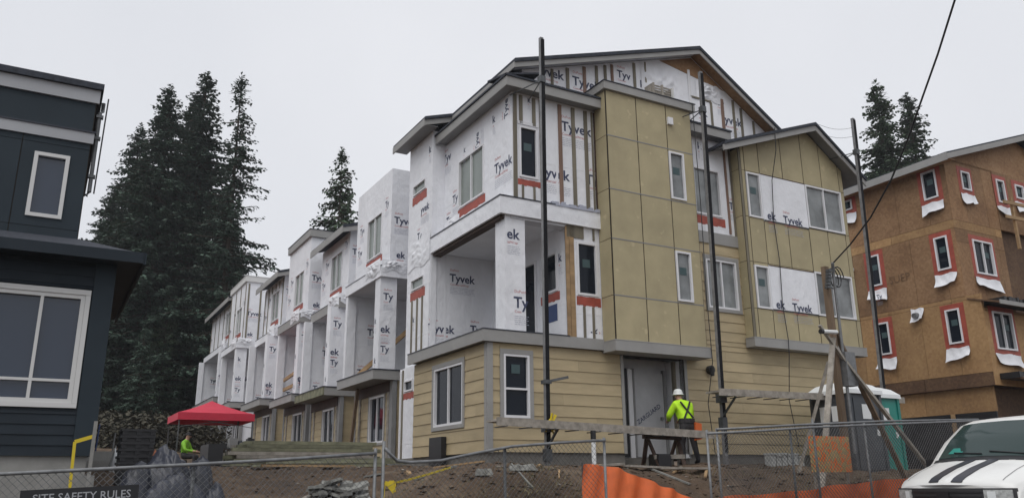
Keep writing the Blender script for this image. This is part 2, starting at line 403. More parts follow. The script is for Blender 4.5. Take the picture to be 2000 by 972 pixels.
def batten(parent, pl, c, h, z0, z1, w=.085, m='batten', d=.028):
    MB().pbox(pl, c, h - w / 2, h + w / 2, 0, d, z0, z1).part('batten', m, parent)

# printed lettering: font outlines turned into flat meshes, shared by all copies
def text_mesh(lines, name):
    "lines: (text, size, x, y, material index, align)"
    bm = bmesh.new()
    for (tx, sz, x, y, mi, al, ex) in lines:
        cu = bpy.data.curves.new('t', 'FONT'); cu.body = tx; cu.size = sz; cu.align_x = al; cu.resolution_u = 2; cu.offset = ex
        ob = bpy.data.objects.new('t', cu); COL.objects.link(ob)
        dg = bpy.context.evaluated_depsgraph_get(); me = bpy.data.meshes.new_from_object(ob.evaluated_get(dg))
        k = len(bm.verts); kf = len(bm.faces)
        bm.from_mesh(me); bm.verts.ensure_lookup_table(); bm.faces.ensure_lookup_table()
        for v in bm.verts[k:]: v.co.x += x; v.co.y += y
        for f in bm.faces[kf:]: f.material_index = mi
        bpy.data.objects.remove(ob); bpy.data.meshes.remove(me); bpy.data.curves.remove(cu)
    out = bpy.data.meshes.new(name); bm.to_mesh(out); bm.free()
    return out
LOGO = {}
def logo_mesh(txt):
    if txt not in LOGO:
        full = txt in ('Tyvek',)
        L = [(txt, 1., 0, 0, 0, 'LEFT', .022)]
        if txt in ('Tyvek', 'Ty', 'Tyv', 'Tyve'): L.append(('DuPont', .27, .05, .95, 1, 'LEFT', .0))
        w = {'Tyvek': 'CommercialWrap', 'Ty': 'Com', 'Tyv': 'Commer', 'Tyve': 'Commerci', 'yvek': 'mercialWrap', 'vek': 'ercialWrap', 'ek': 'ialWrap', 'k': 'ap'}.get(txt, '')
        if w: L.append((w, .25, .05, -.34, 1, 'LEFT', .0))
        me = text_mesh(L, 'printed_logo')
        me.materials.append(M['ink']); me.materials.append(M['redink']); me.materials.append(M['paleink'])
        wl = max(v.co.x for v in me.vertices); bm = bmesh.new(); bm.from_mesh(me); r2 = random.Random(len(txt))
        for k in range(5):
            y = -.56 - .13 * k; x = .05
            while x < wl - .08:
                l = min(r2.uniform(.06, .30), wl - x); f = bm.faces.new([bm.verts.new((x, y, 0)), bm.verts.new((x + l, y, 0)), bm.verts.new((x + l, y + .028, 0)), bm.verts.new((x, y + .028, 0))]); f.material_index = 2; x += l + .05
        bm.to_mesh(me); bm.free(); LOGO[txt] = me
    return LOGO[txt]
def logo(parent, pl, c, h, z, size=.42, txt='Tyvek', d=.004, tilt=0.):
    "h,z: left end of the baseline as one reads it"
    root = parent
    while root.parent: root = root.parent
    o = bpy.data.objects.new('printed_logo', logo_mesh(txt)); COL.objects.link(o); o.parent = parent
    p = Vector((h, c - d, z)) if pl == 'b' else Vector((c - d, h, z))
    o.location = p - ORG[root.name]
    o.rotation_euler = (R_(90), 0, 0) if pl == 'b' else (R_(90), 0, R_(-90))
    if tilt: o.rotation_euler = (Matrix.Rotation(0 if pl == 'b' else R_(-90), 3, 'Z') @ Matrix.Rotation(R_(90), 3, 'X') @ Matrix.Rotation(tilt, 3, 'Z')).to_euler()
    o.scale = (size * .86,) * 3
    return o
def logo_px(parent, pl, c, x, y, size=.42, txt='Tyvek', d=.004, tilt=0.):
    p = B(x, y, pl, c); return logo(parent, pl, c, p[0] if pl == 'b' else p[1], p[2], size, txt, d, tilt)

# @@GROUND
# ------------------------------------------------------------------ the ground: one sheet to the horizon
def lines(lo, hi, step, far):
    v = []; x = lo
    while x <= hi + 1e-6: v.append(x); x += step
    s = step
    while v[-1] < far: s *= 1.35; v.append(v[-1] + s)
    s = step; w = []; x = lo
    while x > -far: s *= 1.35; x -= s; w.append(x)
    return w[::-1] + v
ga, gb = lines(-12, 12, .085, 900), lines(-7, 4.5, .085, 900)
mb = MB(); na, nb = len(ga), len(gb)
mb.v = [(a, b, ground(a, b)) for b in gb for a in ga]
mb.f = [(j * na + i, j * na + i + 1, (j + 1) * na + i + 1, (j + 1) * na + i) for j in range(nb - 1) for i in range(na - 1)]
mb.m = [0] * len(mb.f)
g = bpy.data.objects.new('ground', mb.mesh('ground', 'dirt', smooth=True, fix=False)); COL.objects.link(g)
g.location = b2w(0, 0, 0); g.rotation_euler = (0, 0, PH); g['kind'] = 'structure'
mb = MB()
rb = [-7.3 - 1.1 * i for i in range(9)]
aa = [-60 + 2 * i for i in range(61)]
for b in rb:
    for a in aa: mb.v.append((a, b, street(a) + .012))
for j in range(len(rb) - 1):
    for i in range(len(aa) - 1): mb.f.append((j * 61 + i, (j + 1) * 61 + i, (j + 1) * 61 + i + 1, j * 61 + i + 1)); mb.m.append(0)
g = bpy.data.objects.new('road', mb.mesh('road', 'asphalt', fix=False)); COL.objects.link(g)
g.location = b2w(0, 0, 0); g.rotation_euler = (0, 0, PH); g['kind'] = 'structure'
# clods, pebbles and weeds on the bank
rnd = random.Random(5)
mb = MB(); ico = [(0, 0, 1), (.89, 0, .45), (.28, .85, .45), (-.72, .53, .45), (-.72, -.53, .45), (.28, -.85, .45), (0, 0, -.6)]
icof = [(0, 1, 2), (0, 2, 3), (0, 3, 4), (0, 4, 5), (0, 5, 1), (6, 2, 1), (6, 3, 2), (6, 4, 3), (6, 5, 4), (6, 1, 5)]
for i in range(6500):
    a = rnd.uniform(-10, 10); b = rnd.uniform(-6, 3) if a < -.3 else rnd.uniform(-6, -1)
    s = .010 + .045 * rnd.random() ** 5
    z = ground(a, b); q = [rnd.uniform(.6, 1.3) for _ in range(7)]
    mb.add([(a + s * x * k, b + s * y * k, z + s * .55 * w * k) for (x, y, w), k in zip(ico, q)], icof, 1 if rnd.random() < .12 else 0)
for i in range(700):
    a = rnd.uniform(-8.5, 8); b = rnd.uniform(-5.6, -2.0); s = rnd.uniform(.03, .11) * rnd.random() ** .5
    z = ground(a, b); q = [rnd.uniform(.6, 1.4) for _ in range(7)]
    mb.add([(a + s * x * k, b + s * y * k, z + s * .45 * w * k) for (x, y, w), k in zip(ico, q)], icof, 1 if rnd.random() < .08 else 0)
o = mb.single('clods', ['dirt', 'stone'], 'loose clods and pale pebbles scattered over the muddy bank', 'soil', (0, 0, 0), kind='stuff')
mb = MB()
for i in range(5200):
    a = rnd.uniform(-9.5, 9); b = rnd.uniform(-6.2, -2.2)
    if noise.noise(Vector((a * .6, b * .9, 4))) < .05: continue
    z = ground(a, b) - .01; t = rnd.uniform(0, 6.28); h = rnd.uniform(.04, .16); w = .006
    dx, dy = math.cos(t), math.sin(t); l = rnd.uniform(.1, .9) * h
    mb.add([(a - dy * w, b + dx * w, z), (a + dy * w, b - dx * w, z), (a + dx * l, b + dy * l, z + h)], [(0, 1, 2)])
for i in range(2600):
    a = rnd.gauss(-1.3, .9); b = rnd.gauss(-4.3, .5); z = ground(a, b) + rnd.uniform(0, .16); t = rnd.uniform(0, 6.28); l = rnd.uniform(.06, .22); w = .005
    dx, dy = math.cos(t) * l, math.sin(t) * l
    mb.add([(a - dy * .04, b + dx * .04, z), (a + dy * .04, b - dx * .04, z), (a + dx, b + dy, z + rnd.uniform(-.05, .1))], [(0, 1, 2)])
mb.single('weeds', 'grass', 'dry thin weeds growing out of the muddy bank', 'weeds', (0, 0, 0), kind='stuff')
# @@END
# @@ENDHOUSE
# ------------------------------------------------------------------ end block of the new townhouses
H = thing('townhouse', 'four-storey end townhouse half clad in tan siding and khaki panels, white wrap above', 'house', (0, 0, 1.86))
# foundation and hidden core
mb = MB(); mb.box(.03, 3.64, .03, .5, 1.55, 2.2); mb.box(.03, .5, .5, 5.4, 1.55, 2.2); mb.box(5.6, 11.97, .03, .5, 1.55, 2.2); mb.box(3.64, 5.6, .62, 1, 1.55, 2.12)
mb.part('foundation', 'foundation', H)
mb = MB(); mb.box(2.4, 3.6, .2, 5.5, 2.2, 7.5); mb.box(3.6, 5.7, 1, 5.5, 2.2, 7.5); mb.box(5.7, 11.9, .2, 5.9, 2.2, 10.4); mb.box(1.3, 9.6, .5, 5.6, 7.7, 11.2); mb.box(.25, 2.4, .3, 3.8, 2.2, 4.5); mb.box(.5, 2.4, 4.0, 5.5, 2.2, 11.1)
mb.part('core', 'wrapgrey', H)
W1 = (.38, 1.05, 2.93, 4.33); W2 = (1.2, 2.83, 2.87, 4.28)
def grow(w, t): return (w[0] - t, w[1] + t, w[2] - t, w[3] + t * 1.1)
EX = .262
wall(H, 'b', 0, .16, 3.67, 2.2, 4.56, 'joint', [W1])
siding(H, 'b', 0, .11, 3.59, 2.2, 4.56, EX, [grow(W1, .09)])
window(H, 'b', 0, *W1, kind='hung', trim='trim', stick=True, rail=3.56)
wall(H, 'a', 0, 0, 4.15, 2.2, 4.56, 'joint', [W2])
siding(H, 'a', 0, .11, 4.12, 2.2, 4.56, EX, [grow(W2, .09)])
window(H, 'a', 0, *W2, kind='slide', trim='trim')
MB().box(-.03, .11, -.035, .0, 2.19, 4.56).part('corner_board', 'trim', H); MB().box(-.035, 0, 0, .11, 2.19, 4.56).part('corner_board', 'trim', H)
MB().box(3.59, 3.675, -.03, .12, 2.19, 4.5).part('corner_board', 'trim', H)
# band round the balcony floor
MB().box(-.18, 3.07, -.12, -.06, 4.56, 4.82).part('band_board', 'trim', H)
MB().box(-.18, -.12, -.058, 4.2, 4.56, 4.82).part('band_board', 'trim', H)
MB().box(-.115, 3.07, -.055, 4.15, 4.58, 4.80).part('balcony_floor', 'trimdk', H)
mb = MB(); mb.box(-.19, 2.1, -.13, -.02, 4.82, 4.845); mb.box(-.19, -.10, -.02, 4.2, 4.82, 4.845); mb.part('flashing', 'flash', H)
# entrance recess
wall(H, 'a', 5.57, 0.03, .72, 2.1, 4.5, 'wrap', th=.1)
wall(H, 'b', .7, 3.6, 5.6, 2.1, 4.55, 'film')
MB().box(4.28, 4.42, .62, .70, 2.12, 4.28).part('door_jamb', 'vinyl', H)
d = MB().box(4.47, 5.40, .64, .69, 2.14, 4.22).part('door', 'film', H)
MB().box(5.26, 5.33, .58, .64, 3.05, 3.12).part('handle', 'steel', d)
me = text_mesh([('ZARGUARD', .26, 0, 0, 0, 'LEFT', .004)], 'door_print'); me.materials.append(M['ink'])
o = bpy.data.objects.new('door_print', me); COL.objects.link(o); o.parent = d
o.location = Vector((4.56, .636, 2.92)) - ORG[H.name]; o.rotation_euler = (Matrix.Rotation(R_(90), 3, 'X') @ Matrix.Rotation(R_(31), 3, 'Z')).to_euler(); o.scale = (.62, .62, 1)
for a0, a1 in ((4.42, 4.47), (5.40, 5.47)): MB().box(a0, a1, .60, .69, 2.14, 4.30).part('door_jamb', 'trimdk', H)
MB().box(3.68, 4.28, .66, .70, 2.14, 4.3).part('dark_gap', 'black', H)  # black panel standing in for the dark gap beside the door
MB().box(5.50, 5.565, .30, .40, 2.14, 4.5).part('batten', 'batten', H)
MB().box(5.575, 5.66, -.03, .1, 2.19, 4.5).part('corner_board', 'trim', H)
# left bay of cement panels
BW = [(5.1, 5.6, 8.58, 9.9), (5.1, 5.6, 5.88, 7.18)]
wall(H, 'b', -.5, 3.13, 5.95, 4.52, 11.25, 'joint', BW, th=.2, name='bay_wall'); MB().box(3.131, 5.949, -.3, .35, 4.53, 11.24).part('bay_core', 'joint', H)
bz = [4.75, 5.84, 7.25, 8.53, 9.96, 11.2]
panels(H, 'b', -.5, [3.14, 4.1, 5.09, 5.945], bz, BW)
panels(H, 'a', 3.13, [-.495, -.005], bz)
for z in bz[1:-1]:
    for r in subtract([(3.14, 5.945, z - .014, z + .014)], BW): MB().pbox('b', -.5, r[0], r[1], .002, .017, r[2], r[3]).part('joint_strip', 'trimdk', H)
for w in BW: window(H, 'b', -.512, *w, glass='glassgr', stick=True, fw=.05)
MB().box(3.06, 6.02, -.58, -.05, 4.5, 4.745).part('band_board', 'trim', H)
MB().box(3.055, 6.03, -.585, -.05, 4.745, 4.765).part('band_cap', 'trim', H)
MB().box(3.04, 6.06, -.60, .30, 11.2, 11.41).part('parapet_cap', 'trim', H)
MB().box(3.02, 6.08, -.62, .32, 11.41, 11.43).part('flashing', 'flash', H)
o = MB().box(5.12, 5.28, -.58, -.51, 10.66, 10.86).part('junction_box', 'vinyl', H)
# second floor: balcony room
W3 = (2.43, 3.03, 5.87, 7.2); W4 = (.5, 1.2, 6.05, 7.05)
wall(H, 'b', 0, 2.2, 3.13, 4.83, 7.6, 'wrap', [W3])
window(H, 'b', 0, *W3, stick=True); tape(H, 'b', 0, 2.40, 3.1, 5.62, 5.84)
for h, z0, z1, w in ((2.16, 4.84, 7.55, .10), (2.285, 4.84, 7.55, .13), (2.60, 4.84, 5.6, .06), (2.86, 4.84, 5.6, .06), (2.40, 7.28, 7.58, .5), (2.95, 7.28, 7.58, .05)):
    batten(H, 'b', 0, h, z0, z1, w, 'wood' if w > .09 and w < .2 else 'batten')
SD = (1.5, 3.55, 4.9, 7.05)
wall(H, 'a', 2.2, .02, 3.9, 4.84, 7.6, 'wrap', [W4, SD])
window(H, 'a', 2.2, *W4); tape(H, 'a', 2.2, .42, 1.3, 5.82, 6.03)
window(H, 'a', 2.2, *SD, kind='slide', fw=.07)
MB().pbox('a', 2.2, .55, 1.0, .002, .006, 5.32, 5.74).part('blue_label', 'bluelabel', H)
wall(H, 'b', 3.9, .3, 2.2, 4.84, 7.6, 'wrap', th=.1)
MB().box(.46, .99, 0.0, .48, 4.845, 7.6).part('column', 'wrap', H)
MB().box(.30, 3.12, -.085, 3.88, 7.6, 7.98).part('upper_floor_edge', 'wrap', H)
MB().box(.28, .34, -.1, 3.9, 7.58, 8.0).part('fascia', 'wrap', H); MB().box(.34, 3.12, -.1, -.04, 7.58, 8.0).part('fascia', 'wrap', H)
MB().box(.36, .58, .05, 3.86, 7.50, 7.597).part('beam', 'wooddark', H)
MB().box(.6, 2.19, -.02, .3, 7.52, 7.598).part('beam', 'wrapgrey', H)
mb = MB(); mb.box(.265, 2.0, -.115, -.02, 8.0, 8.03); mb.box(.265, .36, -.02, 3.9, 8.0, 8.03); mb.part('flashing', 'flash', H)
mb = MB()
rr = random.Random(3)
for i in range(14):
    x = 1.7 + i * .1; mb.box(x, x + .1, -.11 - .02 * rr.random(), -.01, 7.99, 8.03 + .10 * rr.random())
mb.part('torn_flashing', 'paleink', H)
# third floor
W5 = (.86, 1.38, 8.6, 9.93); W6 = (1.47, 2.95, 8.62, 9.98)
wall(H, 'b', 0, .84, 3.13, 8.0, 10.95, 'wrap', [W5]); wall(H, 'a', .68, 0, 3.87, 8.0, 10.95, 'wrap', [W6])
window(H, 'b', 0, *W5, stick=True, fw=.05); window(H, 'a', .68, *W6, kind='slide', glass='glassgreen', fw=.045)
tape(H, 'b', 0, .82, 1.46, 8.40, 8.55); tape(H, 'a', .68, 1.42, 3.0, 8.38, 8.60)
for h, z0, z1, w, m in ((.75, 8.06, 10.74, .10, 'batten'), (.92, 9.98, 10.74, .09, 'batten'), (1.29, 9.98, 10.74, .09, 'batten'), (.95, 8.06, 8.4, .05, 'batten'), (1.27, 8.06, 8.4, .05, 'batten'), (1.12, 9.97, 10.05, .58, 'vinyl'),
                        (1.50, 8.06, 10.74, .10, 'batten'), (2.05, 8.06, 10.74, .10, 'battenred'), (2.45, 8.06, 10.74, .10, 'batten'), (2.83, 8.06, 10.74, .10, 'batten'), (3.03, 8.06, 10.74, .05, 'batten'), (3.10, 8.06, 10.74, .035, 'wooddark')):
    batten(H, 'b', 0, h, z0, z1, w, m)
# roof edges over the third floor
MB().box(.35, 3.2, -.33, -.30, 10.76, 11.0).part('fascia', 'trim', H); MB().box(.35, .38, -.298, 3.82, 10.76, 11.0).part('fascia', 'trim', H)
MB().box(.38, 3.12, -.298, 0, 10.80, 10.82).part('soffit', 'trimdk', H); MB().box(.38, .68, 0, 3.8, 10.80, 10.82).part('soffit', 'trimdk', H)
mb = MB(); mb.prism([(-.36, 11.0), (.6, 11.22), (.6, 11.27), (-.36, 11.05)], 'a', .32, 3.11); mb.prism([(.32, 11.003), (1.3, 11.25), (1.3, 11.3), (.32, 11.053)], 'b', -.355, 3.84); mb.part('lower_roof', 'shingle', H)
# main gable
def zl(a): return 11.65 + .325 * (a - .66)
def zr(a): return zl(6.9) - .65 * (a - 6.9)
mb = MB(); mb.prism([(1.15, 10.95), (1.15, zl(1.15) - .16), (6.9, zl(6.9) - .16), (10.1, zr(10.1) - .16), (10.1, 10.5)], 'b', .3, .46); mb.part('gable_wall', 'wrap', H)
mb = MB(); mb.prism([(5.7, zl(5.7) - .2), (6.9, zl(6.9) - .2), (8.1, zr(8.1) - .2)], 'b', .285, .3); mb.part('gable_sheathing', 'osb', H)
MB().box(1.15, 1.3, .46, 5.6, 10.9, 11.6).part('wall', 'wrap', H)
mb = MB(); mb.prism([(.72, zl(.72) - .10), (6.9, zl(6.9) - .10), (6.9, zl(6.9)), (.72, zl(.72))], 'b', -.12, 5.85); mb.part('roof_slope', 'shingle', H)
mb = MB(); mb.prism([(6.902, zl(6.9) - .10), (6.902, zl(6.9)), (10.9, zr(10.9)), (10.9, zr(10.9) - .10)], 'b', -.12, 5.85); mb.part('roof_slope', 'shingle', H)
mb = MB(); mb.prism([(.74, zl(.74) - .24), (6.9, zl(6.9) - .24), (6.9, zl(6.9) - .102), (.74, zl(.74) - .102)], 'b', -.085, -.051); mb.part('rake_board', 'trim', H)
mb = MB(); mb.prism([(6.902, zl(6.9) - .24), (6.902, zl(6.9) - .102), (10.9, zr(10.9) - .102), (10.9, zr(10.9) - .24)], 'b', -.085, -.051); mb.part('rake_board', 'trim', H)
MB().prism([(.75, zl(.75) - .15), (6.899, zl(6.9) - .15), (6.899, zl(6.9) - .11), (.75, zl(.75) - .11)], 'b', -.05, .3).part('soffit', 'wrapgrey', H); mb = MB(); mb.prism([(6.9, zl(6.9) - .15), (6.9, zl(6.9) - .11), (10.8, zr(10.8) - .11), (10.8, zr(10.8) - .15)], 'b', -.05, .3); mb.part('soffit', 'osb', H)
MB().box(.705, .74, -.085, 3.5, zl(.72) - .25, zl(.72) - .09).part('fascia', 'trim', H)
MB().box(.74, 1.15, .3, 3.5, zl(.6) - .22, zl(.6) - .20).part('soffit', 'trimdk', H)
for h, w, m, zb in ((2.53, .09, 'batten', 11.1), (3.07, .09, 'battenred', 11.1), (3.47, .08, 'batten', 11.3), (3.76, .08, 'batten', 11.3), (3.99, .08, 'battenred', 11.4), (4.76, .08, 'batten', 11.4), (5.15, .05, 'batten', 11.5), (2.05, .07, 'batten', 11.1),
                    (6.75, .09, 'vinyl', 11.1), (7.54, .07, 'batten', 11.1), (7.98, .10, 'battenred', 11.1), (8.42, .08, 'batten', 11.1), (8.72, .08, 'batten', 11.1), (9.2, .07, 'batten', 11.1)):
    top = (zl(h) if h < 6.9 else zr(h)) - .22
    if h == 7.54: top = 12.2
    if m == 'vinyl' or h == 7.98: top -= .35
    batten(H, 'b', .3, h, zb, top, w, m)
batten(H, 'b', .3, 7.15, 12.2, 12.25, .78)
def crumple(parent, pl, c, h0, h1, z0, z1, seed, amp=.10, m='wrap'):
    vs = []; fs = []; n, k = 26, 16
    for j in range(k + 1):
        for i in range(n + 1):
            u, v = i / n, j / k; e = math.sin(math.pi * u) * math.sin(math.pi * v); q = Vector((u * 5 + seed, v * 4, seed))
            d = .012 + amp * e * abs(noise.noise(q) + .6 * noise.noise(q * 2.3)) * 1.6
            h, z = h0 + (h1 - h0) * u, z0 + (z1 - z0) * v + .05 * math.sin(u * 9 + seed) * (1 - v)
            vs.append((h, c - d, z) if pl == 'b' else (c - d, h, z))
    for j in range(k):
        for i in range(n): q = j * (n + 1) + i; fs.append((q, q + 1, q + n + 2, q + n + 1))
    q = len(vs); vs += [(x + (.004 if pl == 'a' else 0), y + (.004 if pl == 'b' else 0), z) for x, y, z in vs]; fs += [tuple(q + i for i in reversed(f)) for f in fs]
    return MB().add(vs, fs).part('loose_wrap', m, parent, smooth=True, fix=False)
crumple(H, 'b', .3, 5.0, 6.5, 11.7, 12.9, 1.); crumple(H, 'b', .3, 7.0, 8.0, 12.25, 12.8, 4.)
MB().box(6.08, 6.5, .2, .28, 11.05, 11.75).part('metal_sheet', 'steel', H)
# tower at the back of the end block
wall(H, 'a', .3, 3.87, 5.55, 4.6, 11.2, 'wrap', [(4.32, 5.22, 9.62, 9.93), (4.32, 5.22, 6.78, 7.1)]); wall(H, 'a', .12, 4.22, 5.45, 1.9, 4.6, 'wrap', [(4.5, 5.1, 3.95, 4.25)])
MB().box(.46, .72, 3.87, 4.0, 7.9, 11.2).part('wall', 'wrap', H); MB().box(.46, 2.3, 5.4, 5.55, 2, 11.1).part('wall', 'wrap', H)
MB().box(.301, .47, 3.872, 4.0, 4.84, 11.18).part('wall', 'wrap', H)
for z0, z1 in ((9.62, 9.93), (6.78, 7.1)): window(H, 'a', .3, 4.32, 5.22, z0, z1, glass='glassgreen', fw=.035); tape(H, 'a', .3, 4.25, 5.28, z0 - .28, z0 - .03)
window(H, 'a', .12, 4.5, 5.1, 3.95, 4.25, fw=.04); tape(H, 'a', .12, 4.45, 5.15, 3.75, 3.92)
for b_ in (4.40, 4.75, 5.12): batten(H, 'a', .3, b_, 4.85, 6.5, .07)
for b_ in (5.35, 5.2): batten(H, 'a', .12, b_, 2.0, 4.55, .07, 'vinyl' if b_ > 5.3 else 'batten')
mb = MB(); mb.prism([(-.12, zl(-.12) - .09), (1.8, zl(1.8) - .09), (1.8, zl(1.8)), (-.12, zl(-.12))], 'b', 3.48, 5.9); mb.part('roof_slope', 'shingle', H)
mb = MB(); mb.prism([(-.10, zl(-.1) - .25), (1.6, zl(1.6) - .25), (1.6, zl(1.6) - .092), (-.10, zl(-.1) - .092)], 'b', 3.52, 3.558); mb.part('rake_board', 'trim', H)
MB().box(-.13, -.10, 3.53, 5.92, zl(-.1) - .26, zl(-.1) - .06).part('fascia', 'trim', H)
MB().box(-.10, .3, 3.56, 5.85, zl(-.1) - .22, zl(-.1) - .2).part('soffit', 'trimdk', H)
# middle strip between the bays
W7 = (6.35, 7.33, 8.53, 9.9); W8 = (6.57, 7.66, 5.95, 7.3)
wall(H, 'b', 0, 5.96, 7.82, 4.5, 11.0, 'wrap', [W7, W8])
window(H, 'b', 0, *W7, kind='slide', glass='glassgr', fw=.05); tape(H, 'b', 0, 6.25, 7.42, 8.26, 8.50)
siding(H, 'b', 0, 5.98, 7.82, 4.96, 7.73, EX, [grow(W8, .09)], zs=2.2)
window(H, 'b', 0, *W8, kind='slide', glass='glassgr', trim='trim')
MB().box(5.96, 7.82, -.035, -.001, 7.73, 8.05).part('band_board', 'trim', H)
batten(H, 'b', 0, 7.58, 8.1, 10.72, .07, 'battenred'); batten(H, 'b', 0, 7.78, 8.06, 10.72, .07, 'batten')
MB().box(5.96, 7.6, -.33, -.30, 10.78, 11.02).part('fascia', 'trim', H)
MB().prism([(-.36, 11.02), (.3, 11.2), (.3, 11.25), (-.36, 11.07)], 'a', 5.96, 7.62).part('lower_roof', 'shingle', H)
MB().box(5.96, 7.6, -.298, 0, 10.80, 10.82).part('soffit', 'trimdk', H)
# ground floor right of the entrance
wall(H, 'b', 0, 5.57, 12.0, 2.2, 5.0, 'joint')
siding(H, 'b', 0, 5.665, 11.92, 2.2, 4.96, EX)
MB().box(11.92, 12.02, -.035, .1, 2.19, 4.96).part('corner_board', 'trim', H)
# right bay
def ql(a): return 10.50 + .36 * (a - 6.95)
def qr(a): return ql(10.75) - .715 * (a - 10.75)
RW = [(8.04, 8.58, 8.6, 9.93), (10.40, 11.95, 8.62, 9.95), (8.04, 8.58, 6.02, 7.22), (10.40, 11.97, 6.02, 7.30)]
wall(H, 'b', -.3, 7.82, 12.15, 4.98, 9.97, 'joint', RW, th=.2, name='bay_wall'); MB().box(7.821, 12.149, -.1, .2, 4.99, 9.97).part('bay_core', 'joint', H)
MB().prism([(7.82, 9.97), (12.15, 9.97), (12.15, qr(12.15) - .16), (10.75, ql(10.75) - .16), (7.82, ql(7.82) - .16)], 'b', -.3, .2).part('bay_gable', 'joint', H)
WR = [(8.6, 10.38, 8.55, 9.97), (8.6, 10.38, 6.0, 7.28)]
rh = [7.90, 8.03, 8.60, 9.53, 10.40, 11.18, 11.96, 12.14]
panels(H, 'b', -.3, rh, [5.2, 6.01, 7.31, 8.6, 9.97], RW + WR)
for u0, u1 in zip(rh[:-1], rh[1:]):
    def top(a): return min(ql(a), qr(a)) - .2
    poly = [(u0 + .015, 9.978), (u1 - .015, 9.978), (u1 - .015, top(u1 - .015))]
    if u0 < 10.75 < u1: poly.append((10.75, top(10.75)))
    poly.append((u0 + .015, top(u0 + .015)))
    MB().prism(poly, 'b', -.312, -.3).part('cement_panel', 'panel', H)
panels(H, 'a', 7.82, [-.295, -.005], [5.2, 6.01, 7.31, 8.6, 9.97, 10.6])
MB().box(7.815, 7.895, -.318, -.3, 5.2, 10.6).part('corner_trim', 'batten', H)
for w, k in zip(RW, ('fixed', 'slide') * 2): window(H, 'b', -.312, *w, kind=k, glass='glassgr', stick=(k == 'fixed'), fw=.05)
for w in WR:
    mb = MB(); mb.pbox('b', -.3, w[0], w[1], .004, .03, w[2], w[3]); o = mb.part('wrapped_opening', 'wrap', H)
    MB().pbox('b', -.3, w[0], w[1], .030, .034, w[2], w[2] + .04).part('edge', 'black', o); MB().pbox('b', -.3, w[0], w[1], .030, .034, w[3] - .03, w[3]).part('edge', 'wooddark', o)
    logo(o, 'b', -.3, 9.35, w[2] + .06, .36, 'Tyvek', d=.037); logo(o, 'b', -.3, 8.72, w[2] + .07, .40, 'ek', d=.037)
MB().box(7.76, 12.2, -.37, -.05, 4.96, 5.195).part('band_board', 'trim', H); MB().box(7.75, 12.21, -.375, -.05, 5.195, 5.215).part('band_cap', 'trim', H)
MB().prism([(6.95, ql(6.95) - .09), (10.75, ql(10.75) - .09), (10.75, ql(10.75)), (6.95, ql(6.95))], 'b', -.72, 5.9).part('roof_slope', 'shingle', H)
MB().prism([(10.752, ql(10.75) - .09), (10.752, ql(10.75)), (12.75, qr(12.75)), (12.75, qr(12.75) - .09)], 'b', -.72, 5.9).part('roof_slope', 'shingle', H)
MB().prism([(6.93, ql(6.93) - .26), (10.75, ql(10.75) - .26), (10.75, ql(10.75) - .092), (6.93, ql(6.93) - .092)], 'b', -.68, -.642).part('rake_board', 'trim', H)
MB().prism([(10.752, ql(10.75) - .26), (10.752, ql(10.75) - .092), (12.75, qr(12.75) - .092), (12.75, qr(12.75) - .26)], 'b', -.68, -.642).part('rake_board', 'trim', H)
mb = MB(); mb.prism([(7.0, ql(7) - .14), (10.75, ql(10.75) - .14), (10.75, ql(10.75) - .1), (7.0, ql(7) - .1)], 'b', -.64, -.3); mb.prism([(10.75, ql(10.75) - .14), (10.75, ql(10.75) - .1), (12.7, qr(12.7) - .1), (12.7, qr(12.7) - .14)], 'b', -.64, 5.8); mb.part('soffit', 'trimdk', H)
# small fittings
MB().box(-.16, -.03, 2.05, 2.75, 1.95, 2.62).part('utility_box', 'black', H)
mb = MB(); p = B(1385, 722, 'b', -.03); mb.tube([(p[0], -.03, p[2]), (p[0], -.14, p[2])], .11, 10); mb.tube([(p[0], -.14, p[2] + .05), (p[0], -.14, p[2] - .16)], .07, 10, r1=.05); mb.part('wall_lamp', 'black', H)
# lettering on the wrap
for x, y, s, t in ((1058, 146, .42, 'yvek'), (1118, 165, .42, 'Tyvek'), (1318, 160, .3, 'k'), (1364, 224, .40, 'ek'), (1416, 240, .42, 'yvek')):
    logo_px(H, 'b', .3, x, y, s, t)
for x, y, s, t in ((1096, 254, .43, 'Tyvek'), (1066, 345, .43, 'yvek'), (1144, 358, .43, 'Tyvek'), (1030, 160 + 40, .2, 'k')):
    logo_px(H, 'b', 0, x, y, s, t)
logo_px(H, 'b', 0, 1424, 408, .34, 'Ty'); logo_px(H, 'b', 0, 1362, 290, .34, 'k')
for x, y, s, t in ((966, 341, .42, 'Tyvek'), (866, 322, .40, 'Tyv'), (884, 398, .36, 'Ty'), (962, 242, .34, 'k')):
    logo_px(H, 'a', .68, x, y, s, t)
logo_px(H, 'a', .3, 822, 418, .36, 'yvek'); logo_px(H, 'a', .3, 806, 520, .3, 'k', tilt=1.2)
for x, y, s, t in ((878, 549, .36, 'Tyvek'), (836, 647, .36, 'Tyvek'), (918, 650, .36, 'Tyv')):
    logo_px(H, 'b', 3.9, x, y, s, t)
logo(H, 'b', 0, .5, 7.02, .40, 'ek'); logo(H, 'b', 0, .67, 5.40, .42, 'Ty')
logo(H, 'b', 0, 2.95, 4.95, .3, 'k', tilt=1.5); logo(H, 'a', 2.2, .45, 6.75, .34, 'k')
crumple(H, 'a', .68, 2.9, 3.85, 8.02, 8.5, 6., .08); crumple(H, 'a', .3, 3.95, 5.5, 7.4, 8.2, 8., .07)
for x, y, s_, t in ((838, 300, .34, 'k'), (815, 470, .34, 'Ty'), (806, 630, .26, 'k')): logo_px(H, 'a', .3, x, y, s_, t)
for x, y, s_, t in ((905, 300, .30, 'k'), (872, 440, .34, 'Ty')): logo_px(H, 'a', .68, x, y, s_, t)
